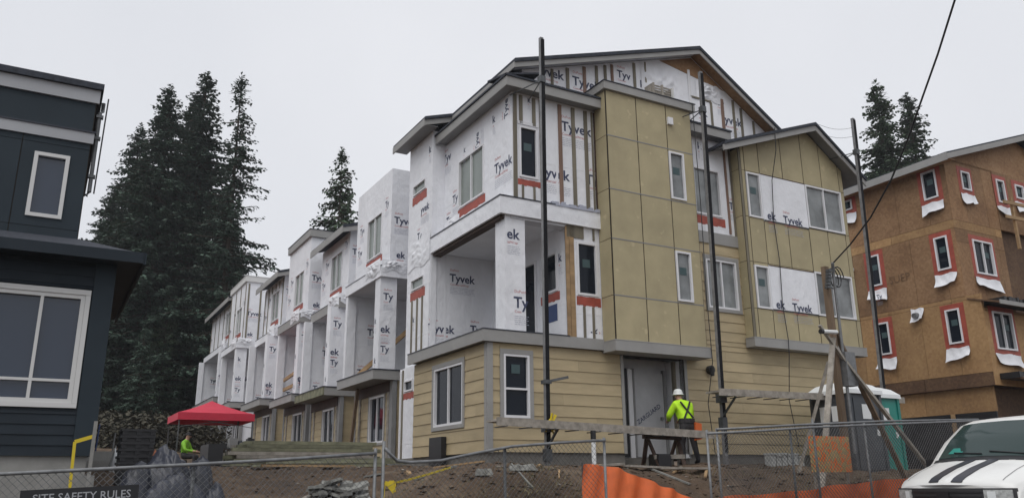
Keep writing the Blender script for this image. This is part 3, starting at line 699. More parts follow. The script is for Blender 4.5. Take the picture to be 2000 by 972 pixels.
logo_px(H, 'b', .3, 1205, 150, .36, 'Tyv'); logo_px(H, 'b', .3, 1250, 170, .36, 'k'); logo_px(H, 'b', .3, 1400, 205, .32, 'Ty')
# tall printing running down the seams
for x, y, c, s in ((935, 292, .68, .30), (992, 228, .68, .30)): logo_px(H, 'a', c, x, y, s, 'Tyve', tilt=1.57)
# @@ROW
# ------------------------------------------------------------------ the row of townhouses behind the end block
def row_unit(b0, b1, style, label, near=True, up=0.):
    U = thing('townhouse', label, 'house', (.5, b0, 1.9), group='townhouses in the row behind the end block')
    w = b1 - b0; k = int(b0 * 10)
    rr = random.Random(k)
    flat = style.startswith('flat')
    fa = .3 if flat else .6                                # face of the upper room
    ztop = 11.15 if flat else 10.45
    # ground floor
    gw = (b0 + .55, b0 + 1.85, 2.75, 4.15)
    wall(U, 'a', .5, b0 - .0, b1, 2.1, 4.5, 'joint' if near else 'wrap', [gw])
    if near: siding(U, 'a', .5, b0 + .12, b1 - .12, 2.2, 4.48, EX, [grow(gw, .07)])
    window(U, 'a', .5, *gw, kind='slide', trim='trim' if near else None, tw=.07)
    MB().box(.465, .60, b0 - .12, b0 + .12, 2.0, 4.5).part('corner_board', 'trimdk', U); MB().box(.465, .60, b1 - .12, b1 + .1, 2.0, 4.5).part('corner_board', 'trimdk', U)
    MB().box(.58, 2.0, b0, b0 + .15, 2.0, 4.5).part('wall', 'siding' if near else 'wrap', U)
    MB().box(.52, 1.6, b0 + .1, b1, 1.7, 2.15).part('foundation', 'foundation', U)
    # balcony floor with its band
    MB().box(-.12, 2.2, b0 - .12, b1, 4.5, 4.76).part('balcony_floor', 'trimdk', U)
    m = 'woodgreen' if style == 'eave_green' else 'trim'
    MB().box(-.17, -.121, b0 - .17, b1, 4.5, 4.77).part('band_board', m, U); MB().box(-.12, 1.5, b0 - .17, b0 - .121, 4.5, 4.77).part('band_board', 'trim', U)
    mb = MB(); mb.box(-.19, -.05, b0 - .19, b1, 4.77, 4.80); mb.box(-.05, 1.5, b0 - .19, b0 - .05, 4.77, 4.80); mb.part('flashing', 'flash', U)
    # second floor
    MB().box(.02, .55, b0 - .02, b0 + .42, 4.80, 7.6).part('column', 'wrap', U)
    MB().box(.0, .30, b1 - .22, b1 - .02, 4.80, 7.6).part('column', 'wrap', U)
    wall(U, 'b', b1 - .12, .3, 2.2, 4.8, 7.6, 'wrap', [(1.58, 2.19, 4.82, 7.05)], th=.1)
    dw = (b0 + .7, b1 - .6, 4.85, 7.0)
    wall(U, 'a', 2.2, b0, b1, 4.8, 7.6, 'wrap', [dw]); window(U, 'a', 2.2, *dw, kind='slide', fw=.07)
    logo(U, 'b', b1 - .12, .75, 6.35, .36, 'Tyvek'); logo(U, 'b', b1 - .12, .45, 5.0, .34, 'Tyvek')
    logo(U, 'b', b0 - .02, .06, 5.3 if rr.random() < .5 else 5.9, .36, 'ek'); logo(U, 'b', b0 - .02, .12, 6.9, .34, 'Ty' if rr.random() < .6 else 'k')
    logo(U, 'a', .02, b0 + .38, 6.2, .30, 'k')
    window(U, 'b', b1 - .12, 1.58, 2.19, 4.82, 7.05, fw=.05, fr='trimdk')
    MB().box(.44, .499, b0 + .12, b1 - .12, 4.18, 4.49).part('dark_strip', 'wooddark', U)  # dark strip along the wall, just under the balcony floor
    # third floor
    e = 'trim' if style in ('flat_cap', 'eave_green') else 'wrap'
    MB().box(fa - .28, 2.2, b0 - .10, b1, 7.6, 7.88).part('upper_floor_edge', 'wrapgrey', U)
    MB().box(fa - .33, fa - .281, b0 - .15, b1, 7.58, 7.9).part('fascia', e, U); MB().box(fa - .28, 1.7, b0 - .15, b0 - .101, 7.58, 7.9).part('fascia', e, U)
    mb = MB(); mb.box(fa - .34, fa - .2, b0 - .16, b1, 7.9, 7.925); mb.part('flashing', 'flash', U)
    uw = (b0 + .75, b0 + 2.1, 8.55, 9.95)
    wall(U, 'a', fa, b0, b1, 7.9, ztop, 'wrap', [uw])
    window(U, 'a', fa, *uw, kind='slide', glass='glassgreen', fw=.045); tape(U, 'a', fa, uw[0] - .06, uw[1] + .06, 8.32, 8.52)
    MB().box(fa + .161, 3.2, b0, b0 + .15, 7.9, ztop).part('wall', 'wrap', U); MB().box(fa + .001, fa + .162, b0 - .002, b0 + .15, 7.88, ztop - .004).part('wall', 'wrap', U)
    MB().box(fa + .2, 3.2, b1 - .15, b1, 7.9, ztop).part('wall', 'wrap', U)
    logo(U, 'b', b0 - .003, fa + .1, 9.35 if flat else 9.6, .36, 'Tyvek'); logo(U, 'b', b0 - .003, fa + .2, 8.25, .34, 'ek')
    if style in ('flat_cap', 'flat_batten', 'eave_batten'):
        n = 6 if style == 'eave_batten' else 4
        for i in range(n):
            h = b0 + .12 + (w - .24) * i / (n - 1)
            z0 = 8.0
            if style != 'flat_cap':
                if uw[0] - .1 < h < uw[1] + .1: batten(U, 'a', fa, h, 10.0, ztop - .1, .08); batten(U, 'a', fa, h, 8.0, 8.3, .08)
                else: batten(U, 'a', fa, h, z0, ztop - .1, .08)
        if style == 'flat_batten':
            for h in (fa + .12, fa + .75, fa + 1.3): batten(U, 'b', b0, h, 8.0, ztop - .1, .08)
    if flat:
        MB().box(fa + .1, 3.3, b0 + .05, b1 - .05, ztop - .15, ztop - .05).part('flat_roof', 'shingle', U)
        if style != 'flat':
            MB().box(fa - .10, 3.3, b0 - .10, b1 + .05, ztop, ztop + .30).part('parapet_cap', 'trim' if style == 'flat_cap' else 'offwhite', U)
            MB().box(fa - .12, 3.32, b0 - .12, b1 + .07, ztop + .3, ztop + .325).part('flashing', 'flash' if style == 'flat_cap' else 'offwhite', U)
    else:
        ea = fa - .42
        def zz(a): return ztop - .02 + .28 * (a - ea)
        MB().prism([(ea, zz(ea)), (3.6, zz(3.6)), (3.6, zz(3.6) + .1), (ea, zz(ea) + .1)], 'b', b0 - .46, b1 + .2).part('roof_slope', 'shingle', U)
        MB().prism([(ea, zz(ea) - .18), (3.6, zz(3.6) - .18), (3.6, zz(3.6) - .002), (ea, zz(ea) - .002)], 'b', b0 - .44, b0 - .402).part('rake_board', 'trim', U)
        MB().box(ea - .03, ea - .002, b0 - .44, b1 + .2, zz(ea) - .2, zz(ea) + .06).part('fascia', 'trim', U)
        MB().prism([(fa + .01, ztop - .01), (3.2, ztop - .01), (3.2, zz(3.2) - .02), (fa + .01, zz(fa) - .02)], 'b', b0, b0 + .14).part('wall', 'wrap', U)
    for q, zq in ((b0 + .55, 9.98), (b1 - .15, 8.95), (b0 + 2.9, 9.7)):
        if q < b1: logo(U, 'a', fa, q, zq, .34, 'Ty' if q < b0 + 1 else 'Tyv')
    logo(U, 'a', 0.02, b0 + .30, 5.0, .28, 'k'); logo(U, 'b', b0 - .02, .08, 5.0 + .7 * rr.random(), .3, 'Ty')
    crumple(U, 'a', fa - .33, b0 - .1, b0 + 1.2, 7.7, 8.15, b0, .10); crumple(U, 'b', b0 - .15, fa - .3, fa + .5, 7.75, 8.1, b0 + 3, .10)
    for q in (b0 + .2, b1 - .5): batten(U, 'a', .5, q, 2.2, 4.45, .14, 'woodgrey', .05)
    # set-back wall towards the next unit
    MB().box(1.7, 3.4, b1 - .3, b1 + 2.9, 2.0, 10.3).part('stair_wall', 'wrap', U)
    U.location.z += up          # the back of the row steps up the slope
    return U
R1 = row_unit(7.0, 10.2, 'flat', 'row townhouse with bare wrapped flat top, right behind the end block')
R2 = row_unit(11.9, 15.3, 'eave_green', 'row townhouse with greenish balcony board and sloped eave, second behind the end block')
R3 = row_unit(16.0, 19.3, 'flat_cap', 'row townhouse with grey capped flat parapet, third behind the end block', up=.15)
R4 = row_unit(21.3, 25.0, 'eave_batten', 'row townhouse with battens under its sloped eave, fourth behind the end block', up=.45)
R5 = row_unit(28.2, 32.2, 'flat_batten', 'row townhouse with pale flat cap and battened wrap, above the red canopy', near=False, up=.9)
R6 = row_unit(33.0, 40.0, 'eave_batten', 'last townhouse of the row with low eave beside the dark firs', near=False, up=1.6)
# entry wall just behind the end block
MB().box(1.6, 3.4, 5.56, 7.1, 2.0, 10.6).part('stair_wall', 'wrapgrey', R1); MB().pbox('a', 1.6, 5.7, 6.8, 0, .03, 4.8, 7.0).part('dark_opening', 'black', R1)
o = MB().beam((.35, 9.9, 4.9), (1.6, 8.2, 6.4), .06, .14).part('leaning_brace', 'wood', R1)
MB().beam((.2, 18.6, 5.6), (.2, 16.5, 5.75), .06, .14).part('guard_board', 'wood', R3); MB().beam((.2, 18.6, 5.2), (.2, 16.5, 5.25), .06, .14).part('guard_board', 'wood', R3)
MB().beam((.3, 10.15, 2.0), (.2, 9.2, 4.45), .09, .14).part('prop', 'woodpost', R1)

# @@OSB
# ------------------------------------------------------------------ sheathed house on the right
S = thing('sheathed_house', 'unfinished house sheathed in brown strand board with red-taped windows', 'house', (18.05, 0, 1.7))
AX = 18.05
def sheets(pl, c, h0, h1, z0, z1, m, holes=(), sw=1.22, sh=2.44, off=0., name='sheathing_sheet'):
    "strand board sheets nailed side by side"
    h = h0 - off
    while h < h1:
        u0, u1 = max(h, h0), min(h + sw, h1)
        z = z0
        while z < z1 - .01:
            lo, hi = z, min(z + sh, z1)
            if u1 - u0 > .03:
                rs = subtract([(u0 + .006, u1 - .006, lo + .005, hi - .005)], holes); mb = MB()
                for r in rs: mb.pbox(pl, c, r[0], r[1], -.10, random.uniform(0, .003), r[2], r[3])
                if rs: mb.part(name, m, S)
            z += sh
        h += sw
def flap(pl, c, h0, h1, z0, z1, seed=0, side=0):
    "loose skirt of wrap hanging under a window"
    rr = random.Random(seed); n = 10; mb = MB(); vs = []; fs = []
    def P(h, d, z): return (h, c - d, z) if pl == 'b' else (c - d, h, z)
    for j in range(6):
        for i in range(n + 1):
            t = i / n; v = j / 5
            lift = .02 + v * v * (.06 + .10 * abs(math.sin(t * 3 + seed))) + .015 * math.sin(t * 17 + seed * 2 + v * 5)
            zz_ = z1 - (z1 - z0) * v * (1 - .28 * (t if side else 1 - t)) - .02 * math.sin(t * 9 + seed)
            vs.append(P(h0 + (h1 - h0) * t + .03 * v * math.sin(seed + t * 4), lift, zz_))
    for j in range(5):
        for i in range(n): q = j * (n + 1) + i; fs.append((q, q + 1, q + n + 2, q + n + 1))
    k = len(vs); vs += [tuple(Vector(p) + Vector((.004, .004, 0))) for p in vs]; fs += [tuple(k + i for i in reversed(f)) for f in fs]
    return MB().add(vs, fs).part('wrap_flap', 'wrap', S, smooth=True, fix=False)
def taped(pl, c, h0, h1, z0, z1, kind='fixed', seed=0, fl=True, tw=.17, glass='glassdk', stick=True):
    n = MB()
    n.pbox(pl, c, h0 - tw, h1 + tw, .003, .008, z1, z1 + tw); n.pbox(pl, c, h0 - tw, h1 + tw, .003, .008, z0 - tw, z0)
    n.pbox(pl, c, h0 - tw, h0, .003, .008, z0, z1); n.pbox(pl, c, h1, h1 + tw, .003, .008, z0, z1)
    n.part('flashing_tape', 'tape', S)
    window(S, pl, c, h0, h1, z0, z1, kind, glass=glass, stick=stick, out=.045)
    if fl: flap(pl, c, h0 - tw * .9, h1 + tw * .9, z0 - tw - .42, z0 - tw + .03, seed, seed % 2)
LW = [(.36, .90, 11.05, 12.08), (3.88, 4.55, 11.65, 12.05), (.31, .80, 8.45, 9.63), (3.03, 3.52, 8.45, 9.62), (.29, .80, 5.9, 7.07), (3.02, 3.5, 5.9, 7.07)]
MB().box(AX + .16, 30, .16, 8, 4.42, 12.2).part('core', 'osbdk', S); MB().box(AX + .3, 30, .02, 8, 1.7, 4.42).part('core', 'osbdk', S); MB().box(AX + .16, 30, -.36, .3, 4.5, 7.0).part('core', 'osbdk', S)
sheets('a', AX, 0, 7.3, 10.12, 12.45, 'osb', LW, off=.4)
sheets('a', AX, 0, 7.3, 9.82, 10.119, 'osbnew', LW, sw=2.44)
sheets('a', AX, 0, 7.3, 7.42, 9.819, 'osb', LW, off=.7)
sheets('a', AX, -.5, 7.3, 4.85, 7.419, 'osbnew', LW, off=.2)
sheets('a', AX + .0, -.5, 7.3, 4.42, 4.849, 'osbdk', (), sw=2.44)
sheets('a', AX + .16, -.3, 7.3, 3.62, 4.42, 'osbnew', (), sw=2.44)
for i, w in enumerate(LW): taped('a', AX, *w, seed=i)
def sz(a): return 12.42 + .335 * (a - AX)
FWN = [(18.9, 19.42, 11.35, 12.05), (21.0, 21.5, 11.2, 12.1), (22.2, 22.75, 11.55, 12.1), (18.93, 20.05, 8.3, 9.52)]
sheets('b', 0, AX, 20.85, 10.12, 12.4, 'osb', FWN, off=.3); sheets('b', -.02, 20.85, 28, 10.12, 12.4, 'osb', FWN, off=.3)
MB().prism([(AX, 12.4), (AX, sz(AX) - .1), (22.9, sz(22.9) - .1), (27.5, 12.4)], 'b', -.001, .14).part('gable_wall', 'osb', S)
sheets('b', 0, AX, 20.85, 9.82, 10.119, 'osbnew', FWN, sw=2.44)
sheets('b', 0, AX, 20.85, 6.9, 9.819, 'osb', FWN)
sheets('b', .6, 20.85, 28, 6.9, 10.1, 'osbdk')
GW = (18.5, 19.6, 5.6, 6.86)
sheets('b', -.5, AX, 28, 4.42, 6.95, 'osbnew', [GW])
for i, w in enumerate(FWN): taped('b', 0 if w[0] < 20.8 else -.02, *w, kind='slide' if i == 3 else 'fixed', seed=i + 7)
taped('b', -.5, *GW, kind='slide', seed=12)
# skirt roofs with rolls of black felt
for z, b_ in ((7.0, -.5), (4.55, -.62)):
    MB().prism([(b_ - .62, z - .02), (b_ + .45, z + .30), (b_ + .45, z + .34), (b_ - .62, z + .05)], 'a', AX - .05 if z > 5 else AX + .35, 27).part('skirt_roof', 'osbdk', S)
    MB().box(AX - .07 if z > 5 else AX + .33, 27, b_ - .66, b_ - .62, z - .06, z + .08).part('fascia', 'trim', S)
    mb = MB(); rr = random.Random(int(z * 10))
    for i in range(26):
        x = AX + .3 + i * .12; mb.box(x, x + .12, b_ - .5 - .1 * rr.random(), b_ + .1, z + .06, z + .20 + .10 * rr.random())
    mb.part('roofing_felt', 'black', S)
# roof
MB().prism([(AX - .45, sz(AX - .45)), (22.9, sz(22.9)), (28, 12.35), (28, 12.45), (22.9, sz(22.9) + .1), (AX - .45, sz(AX - .45) + .1)], 'b', -.4, 7.6).part('roof_slope', 'shingle', S)
MB().prism([(AX - .47, sz(AX - .47) - .16), (22.9, sz(22.9) - .16), (28, 12.2), (28, 12.38), (22.9, sz(22.9) + .04), (AX - .47, sz(AX - .47) + .04)], 'b', -.44, -.402).part('rake_board', 'trim', S)
MB().box(AX - .49, AX - .452, -.44, 7.6, sz(AX - .45) - .2, sz(AX - .45) + .06).part('fascia', 'trim', S)
MB().box(AX - .45, AX - .01, -.4, 7.5, sz(AX - .45) - .12, sz(AX - .45) - .1).part('soffit', 'osb', S)
# garage openings under the header and a vent patch
MB().box(AX + .15, AX + .2, -.3, 7.3, 1.7, 3.62).part('garage_opening', 'black', S)
for b_ in (1.1, 3.4, 5.6): MB().box(AX + .1, AX + .16, b_, b_ + .14, 1.7, 3.62).part('stud', 'wood', S)
flap('a', AX, 1.56, 2.05, 6.82, 7.32, 21, 0)
mb = MB(); mb.tube([(AX - .04, 1.82, 7.08), (AX - .22, 1.82, 7.05)], .10, 10); mb.part('vent_hood', 'steel', S)
mb = MB(); mb.tube([(AX - .0, 4.3, 9.3), (AX - .3, 4.3, 9.25)], .14, 10, r1=.18); mb.part('vent_hood', 'white', S)
me = text_mesh([('SUEP', .5, 0, 0, 0, 'LEFT', 0)], 'sprayed_letters'); me.materials.append(M['smudge'])
o = bpy.data.objects.new('sprayed_letters', me); COL.objects.link(o); o.parent = S; o.location = Vector((AX - .016, 2.75, 8.4)) - ORG[S.name]; o.rotation_euler = (R_(90), 0, R_(-90)); o.scale = (.8, .8, 1)
logo(S, 'a', AX, 3.25, 7.93, .26, 'Ty', d=.16)
# guard rail of raw lumber on the right corner
mb = MB().beam((20.9, -.5, 9.3), (20.9, -.5, 11.2), .09, .09); mb.part('guard_post', 'wood', S)
for z in (10.4, 10.95): MB().beam((20.3, -.56, z), (24, -.56, z + .1), .05, .12).part('guard_rail', 'wood', S)

# @@LEFT
# ------------------------------------------------------------------ finished dark house on the left
D = thing('dark_house', 'finished dark slate house with pale fascia bands and white window frames', 'house', (-7.67, -1.9, 1.4))
c0, c1 = -1.9, -1.1
GWn = (-9.6, -8.02, 2.76, 4.40)
wall(D, 'b', c0, -16, -7.67, 2.0, 5.0, 'navy', [GWn], th=.2)
siding(D, 'b', c0, -12, -7.93, 2.0, 4.95, .15, [grow(GWn, .10)], m='navy')
MB().box(-7.93, -7.64, c0 - .04, c0 - .001, 2.0, 4.98).part('corner_board', 'navypanel', D)
# ground floor window of four panes
w = MB()
for u0, u1, z0, z1 in ((-9.6, -8.02, 2.76, 2.82), (-9.6, -8.02, 4.34, 4.40), (-9.6, -9.54, 2.82, 4.34), (-8.08, -8.02, 2.82, 4.34), (-8.62, -8.575, 2.82, 4.34), (-9.54, -8.62, 3.07, 3.11), (-8.575, -8.08, 3.07, 3.11)):
    w.pbox('b', c0, u0, u1, -.06, .03, z0, z1)
w = w.part('window', 'offwhite', D)
for u0, u1, z0, z1 in ((-9.54, -8.62, 2.82, 3.07), (-9.54, -8.62, 3.11, 4.34), (-8.575, -8.08, 2.82, 3.07), (-8.575, -8.08, 3.11, 4.34)):
    MB().pbox('b', c0, u0, u1, -.05, -.04, z0, z1).part('pane', 'glassblue', w)
t = MB(); t.pbox('b', c0, -9.75, -7.95, 0, .05, 4.402, 4.48); t.pbox('b', c0, -9.75, -7.95, 0, .05, 2.69, 2.758); t.pbox('b', c0, -8.018, -7.95, 0, .045, 2.76, 4.40); t.part('trim', 'offwhite', w)
MB().box(-16, -7.72, c0 + .03, 4, 1.2, 2.0).part('foundation', 'conc', D); MB().box(-16, -7.6, c0 - .25, c0 + .02, 1.2, 1.72).part('foundation_ledge', 'conc', D)
# porch roof between the floors
def slope(vs, m='shingle', nm='porch_roof', par=None):
    k = len(vs); return MB().add(list(vs) + [(x, y, z - .07) for x, y, z in vs], [tuple(range(k)), tuple(range(2 * k - 1, k - 1, -1))] + [(i, i + k, (i + 1) % k + k, (i + 1) % k) for i in range(k)]).part(nm, m, par)
slope([(-16, c0 - .42, 5.06), (-7.30, c0 - .42, 5.06), (-8.2, c1, 5.50), (-16, c1, 5.50)], par=D)
slope([(-7.30, c0 - .418, 5.06), (-7.30, 3, 5.06), (-8.2, 3, 5.50), (-8.2, c1 + .002, 5.50)], par=D)
MB().box(-16, -7.28, c0 - .46, c0 - .42, 4.90, 5.07).part('gutter', 'navy', D)
MB().box(-7.30, -7.26, c0 - .46, 3, 4.88, 5.06).part('gutter', 'navypanel', D)
MB().box(-16, -7.3, c0 - .41, c0 + .01, 4.93, 4.955).part('soffit', 'navy', D)
MB().box(-7.67, -7.31, c0 + .01, 3, 4.93, 4.955).part('soffit', 'navy', D)
MB().box(-16, -7.69, c0 + .2, 4, 2.0, 4.95).part('core', 'navy', D)
# upper floor
UW = (-9.03, -8.51, 5.79, 6.90)
wall(D, 'b', c1, -16, -8.23, 5.2, 8.1, 'joint', [UW])
panels(D, 'b', c1, [-12.4, -10.0, -8.83 - .4, -8.235], [5.2, 5.63, 7.07, 7.2], [UW], 'navypanel', gap=.004)
panels(D, 'b', c1, [-12.4, -8.235], [7.37, 8.05], [], 'navypanel', gap=.004)
window(D, 'b', c1, *UW, glass='glassblue', fr='offwhite', fw=.06, out=.04)
MB().box(-16, -8.2, c1 - .05, c1 - .012, 7.18, 7.37).part('fascia_band', 'silver', D); MB().box(-16, -8.18, c1 - .07, c1, 7.37, 7.40).part('flashing', 'flash', D)
MB().box(-16, -8.19, c1 - .06, c1 - .012, 7.93, 8.17).part('fascia_band', 'silver', D); MB().box(-16, -8.15, c1 - .12, 5, 8.17, 8.28).part('roof_edge', 'shingle', D)
MB().box(-16, -8.24, c1 + .16, 4, 5.2, 8.1).part('core', 'navy', D)
mb = MB(); mb.tube([(-8.12, c1 + .3, 8.1), (-8.12, c1 + .3, 7.95), (-8.16, c1 + .05, 7.8), (-8.16, c1 + .05, 6.35), (-8.2, c1 + .05, 6.28)], .035, 8); mb.part('downspout', 'steeldk', D)
mb = MB(); mb.tube([(-8.06, c1 - .05, 8.05), (-8.09, c1 - .05, 6.3)], .012, 6); mb.part('cable', 'cable', D)
for z in (6.6, 7.3, 7.7): MB().box(-8.21, -8.10, c1, c1 + .09, z, z + .05).part('bracket', 'steeldk', D)
# @@SITE
# ------------------------------------------------------------------ firs
def fir_mesh(seed, h, rad, clear, n_lev, dens=1.0, gap=.12, tw=.16, sparse=0.):
    rr = random.Random(seed); T = MB(); C = MB()
    lean = Vector((rr.uniform(-.01, .01), rr.uniform(-.01, .01), 0)) * h
    def axis(z): t = z / h; return Vector((lean.x * t * t, lean.y * t * t, z))
    T.tube([axis(h * i / 9) for i in range(9)] + [axis(h * .99)], h * .0125, 8, r1=.02)
    for k in range(n_lev):
        t = clear + (1 - clear) * ((k + rr.random() * .8) / n_lev)
        z = t * h; q = (1 - t) / (1 - clear)
        prof = rad * (q ** .75) * (1 if q < .85 else .82) + .25
        for j in range(rr.randint(5, 8)):
            if rr.random() < gap: continue
            L = prof * rr.uniform(.55, 1.12) * (1 if rr.random() > sparse else .4)
            az = rr.uniform(0, 6.283); d = Vector((math.cos(az), math.sin(az), 0)); side = Vector((-d.y, d.x, 0))
            p0 = axis(min(h * .985, z + rr.uniform(-.5, .5))); dr = rr.uniform(.08, .46) * (1.1 - .5 * t)
            def br(s): return p0 + d * (L * s) + Vector((0, 0, -dr * L * s * (1.35 - .75 * s)))
            if L > 1.0: T.tube([br(0), br(.5), br(.95)], .05 + .012 * L, 4, r1=.012, cap=False)
            n = max(6, int(L * 11 * dens))
            for i in range(n):
                s = .10 + .92 * (i + rr.random()) / n
                p = br(min(s, 1.0)) + Vector((rr.uniform(-.16, .16), rr.uniform(-.16, .16), rr.uniform(-.22, .14)))
                sg = 1 if i % 2 else -1
                ln = (.26 + .15 * min(L, 4)) * rr.uniform(.55, 1.15) * (1.05 - .55 * s)
                dd = (side * sg * rr.uniform(.5, 1.) + d * rr.uniform(.25, .8) + Vector((0, 0, rr.uniform(-.65, .05)))).normalized()
                wv = dd.cross(Vector((rr.uniform(-.5, .5), rr.uniform(-.5, .5), 1))).normalized() * (tw * rr.uniform(.6, 1.2))
                e = p + dd * ln
                m_ = p + dd * (ln * .45)
                C.add([p, m_ + wv, e, m_ - wv], [(0, 1, 2, 3)])
                if rr.random() < .55:      # drooping spray below the twig
                    wv2 = Vector((rr.uniform(-1, 1), rr.uniform(-1, 1), 0)).normalized() * (tw * .6)
                    e2 = m_ + Vector((dd.x * .12, dd.y * .12, -ln * rr.uniform(.3, .6)))
                    C.add([m_ - wv2, m_ + wv2, e2], [(0, 1, 2)])
    for k in range(60):   # leader
        z = h * (.94 + .065 * rr.random()); p = axis(z); az = rr.uniform(0, 6.28); l = .25 + (h * 1.005 - z) * .45
        dd = Vector((math.cos(az), math.sin(az), rr.uniform(-.1, .7))).normalized(); wv = dd.cross(Vector((0, 0, 1))).normalized() * .06
        C.add([p, p + dd * l * .5 + wv, p + dd * l, p + dd * l * .5 - wv], [(0, 1, 2, 3)])
    return T, C
FIRS = {}
def fir(kind, x, ytop, Dp, label, scale_xy=1., group=None, mat_='fir', base=None, rz=0.):
    "a fir whose tip stands at photo column x, height ytop, at distance Dp"
    d = ray(x, ytop); P = EYE + d * (Dp / d.y)
    w = P - Vector((OX, OY, 0)); a, b = w.dot(BU), w.dot(BV)
    zg = ground(a, b) - .2 if base is None else base
    if kind not in FIRS:
        prm = {'big': (1, 30, 6.8, .08, 84, 1.5, .03, .15, 0), 'tall': (2, 30, 5.8, .08, 84, 1.5, .05, .15, .05), 'thin': (3, 30, 4.8, .16, 54, 1.2, .18, .13, .3), 'young': (4, 16, 4.2, .05, 44, 1.5, .05, .13, 0), 'snag': (6, 24, 3.2, .42, 30, 1.2, .1, .14, .1), 'bare': (5, 20, 3.8, .30, 40, 1.3, .1, .14, .15)}[kind]
        T, C = fir_mesh(*prm)
        FIRS[kind] = (prm[1], T.mesh('trunk', 'bark', fix=False), C.mesh('crown', 'fir', fix=False), C.mesh('crown', 'firblue', fix=False))
    h0, tm, c1_, c2_ = FIRS[kind]
    o = bpy.data.objects.new('fir_tree', None); COL.objects.link(o); o.location = b2w(a, b, zg)
    s = (P.z - zg) / h0; o.scale = (s * scale_xy, s * scale_xy, s); o.rotation_euler = (0, 0, rz)
    tag(o, label, 'tree', group)
    for nm, me in (('trunk', tm), ('crown', c1_ if mat_ == 'fir' else c2_)):
        c = bpy.data.objects.new(nm, me); COL.objects.link(c); c.parent = o
    return o
fir('big', 338, 166, 58, 'broad dense fir with ragged left side behind the dark house', 1.0, mat_='firblue', rz=.4)
fir('tall', 412, 140, 62, 'tallest dark fir in the middle of the clump behind the dark house', 1.05, mat_='firblue', rz=2)
fir('thin', 476, 148, 57, 'thin open fir with bare lower trunk at the right of the clump', 1.0, mat_='firblue', rz=1)
fir('big', 272, 245, 66, 'fir with lower rounded top at the left of the clump', .95, mat_='firblue', rz=3.5)
fir('tall', 372, 205, 70, 'fir half hidden between the two highest of the clump', 1.15, mat_='firblue', rz=5)
fir('young', 668, 292, 62, 'single small fir rising behind the roofs of the townhouse row', .68, rz=1.2)
fir('tall', 1703, 165, 62, 'left fir of the pair rising behind the strand-board house', 1.0, rz=4.2)
fir('tall', 1772, 180, 64, 'right fir of the pair rising behind the strand-board house', 1.02, rz=.7)
rr = random.Random(8)
for i, (x, yt, Dp, k) in enumerate(((215, 430, 74, 'big'), (300, 420, 84, 'bare'), (355, 470, 80, 'bare'), (245, 560, 60, 'young'), (395, 480, 72, 'bare'), (330, 590, 56, 'bare'), (285, 640, 52, 'young'), (375, 600, 66, 'young'), (430, 470, 78, 'big'), (268, 510, 88, 'tall'), (205, 600, 56, 'bare'), (405, 560, 60, 'bare'), (470, 500, 84, 'big'), (160, 520, 80, 'big'), (320, 330, 78, 'big'), (445, 360, 80, 'tall'), (235, 360, 82, 'tall'), (385, 330, 86, 'big'))):
    fir(k, x, yt, Dp, 'shaded fir in the dark wood behind the red canopy', rr.uniform(.9, 1.25), 'firs of the dark wood', 'fir' if i % 2 else 'firblue', rz=rr.uniform(0, 6))
for i, (x, yt, Dp) in enumerate(((236, 430, 58), (312, 400, 64), (326, 460, 61), (389, 430, 66))):
    fir('snag', x, yt, Dp, 'bare-stemmed fir trunk at the edge of the dark wood', rr.uniform(.9, 1.1), 'bare trunks at the edge of the wood', 'fir', rz=rr.uniform(0, 6))
# undergrowth at the foot of the wood
mb = MB(); rr = random.Random(9)
for i in range(32000):
    Dp = rr.uniform(44, 70); x = rr.uniform(150, 520); d = ray(x, 940); P = EYE + d * (Dp / d.y) - Vector((OX, OY, 0))
    a, b = P.dot(BU), P.dot(BV)
    z = ground(a, b) + 1.9 * rr.random() ** 1.7 * (.5 + .5 * noise.noise(Vector((a * .25, b * .25, 0))) + .3); t = rr.uniform(0, 6.28); l = rr.uniform(.07, .2)
    u = Vector((math.cos(t), math.sin(t), rr.uniform(-.8, .8))) * l; v = Vector((-math.sin(t), math.cos(t), rr.uniform(-1, 1))) * (l * .5)
    p = Vector((a, b, z)); mb.add([p - u, p + v, p + u, p - v], [(0, 1, 2, 3)])
mb.single('undergrowth', 'brush', 'brown-green brush at the foot of the dark wood', 'brush', (0, 0, 0), kind='stuff')

# @@POLES
# ------------------------------------------------------------------ scaffold poles, planks
def pump_pole(a0, a1, b, ztop, z0, label, jackz=None):
    P = thing('scaffold_pole', label, 'pole', (a0, b, z0), group='scaffold poles along the street front')
    MB().beam((a0, b, z0), (a1, b, ztop), .085, .085).part('shaft', 'alu', P)
    MB().beam((a0 + .014, b - .050, z0 + .3), (a1 + .014, b - .050, ztop - .05), .086, .014, up=(0, 1, 0)).part('rubber_strip', 'poleblack', P)
    MB().beam((a0 + .047, b + .0, z0 + .3), (a1 + .047, b + .0, ztop - .05), .014, .08, up=(0, 1, 0)).part('rubber_strip', 'poleblack', P)
    zb = ztop - 1.1 if ztop < 13 else ztop - 2
    ab = a0 + (a1 - a0) * (zb - z0) / (ztop - z0)
    mb = MB(); mb.beam((ab, b, zb), (ab - .22, -.02, zb + .05), .022, .022); mb.beam((ab, b, zb), (ab + .3, -.02, zb + .02), .02, .02); mb.box(ab - .07, ab + .07, b - .07, b + .07, zb - .08, zb + .08); mb.part('wall_brace', 'steeldk', P)
    if jackz:
        mb = MB(); mb.box(a0 - .09, a0 + .11, b - .09, b + .08, jackz - .16, jackz + .06); mb.beam((a0, b, jackz - .02), (a0, b - .55, jackz - .02), .06, .05); mb.beam((a0, b - .5, jackz - .05), (a0, b, jackz - .5), .04, .04); mb.box(a0 - .07, a0 + .08, b - .08, b + .07, jackz - .75, jackz - .5)
        mb.part('jack', 'steeldk', P)
    return P
PB = -1.15
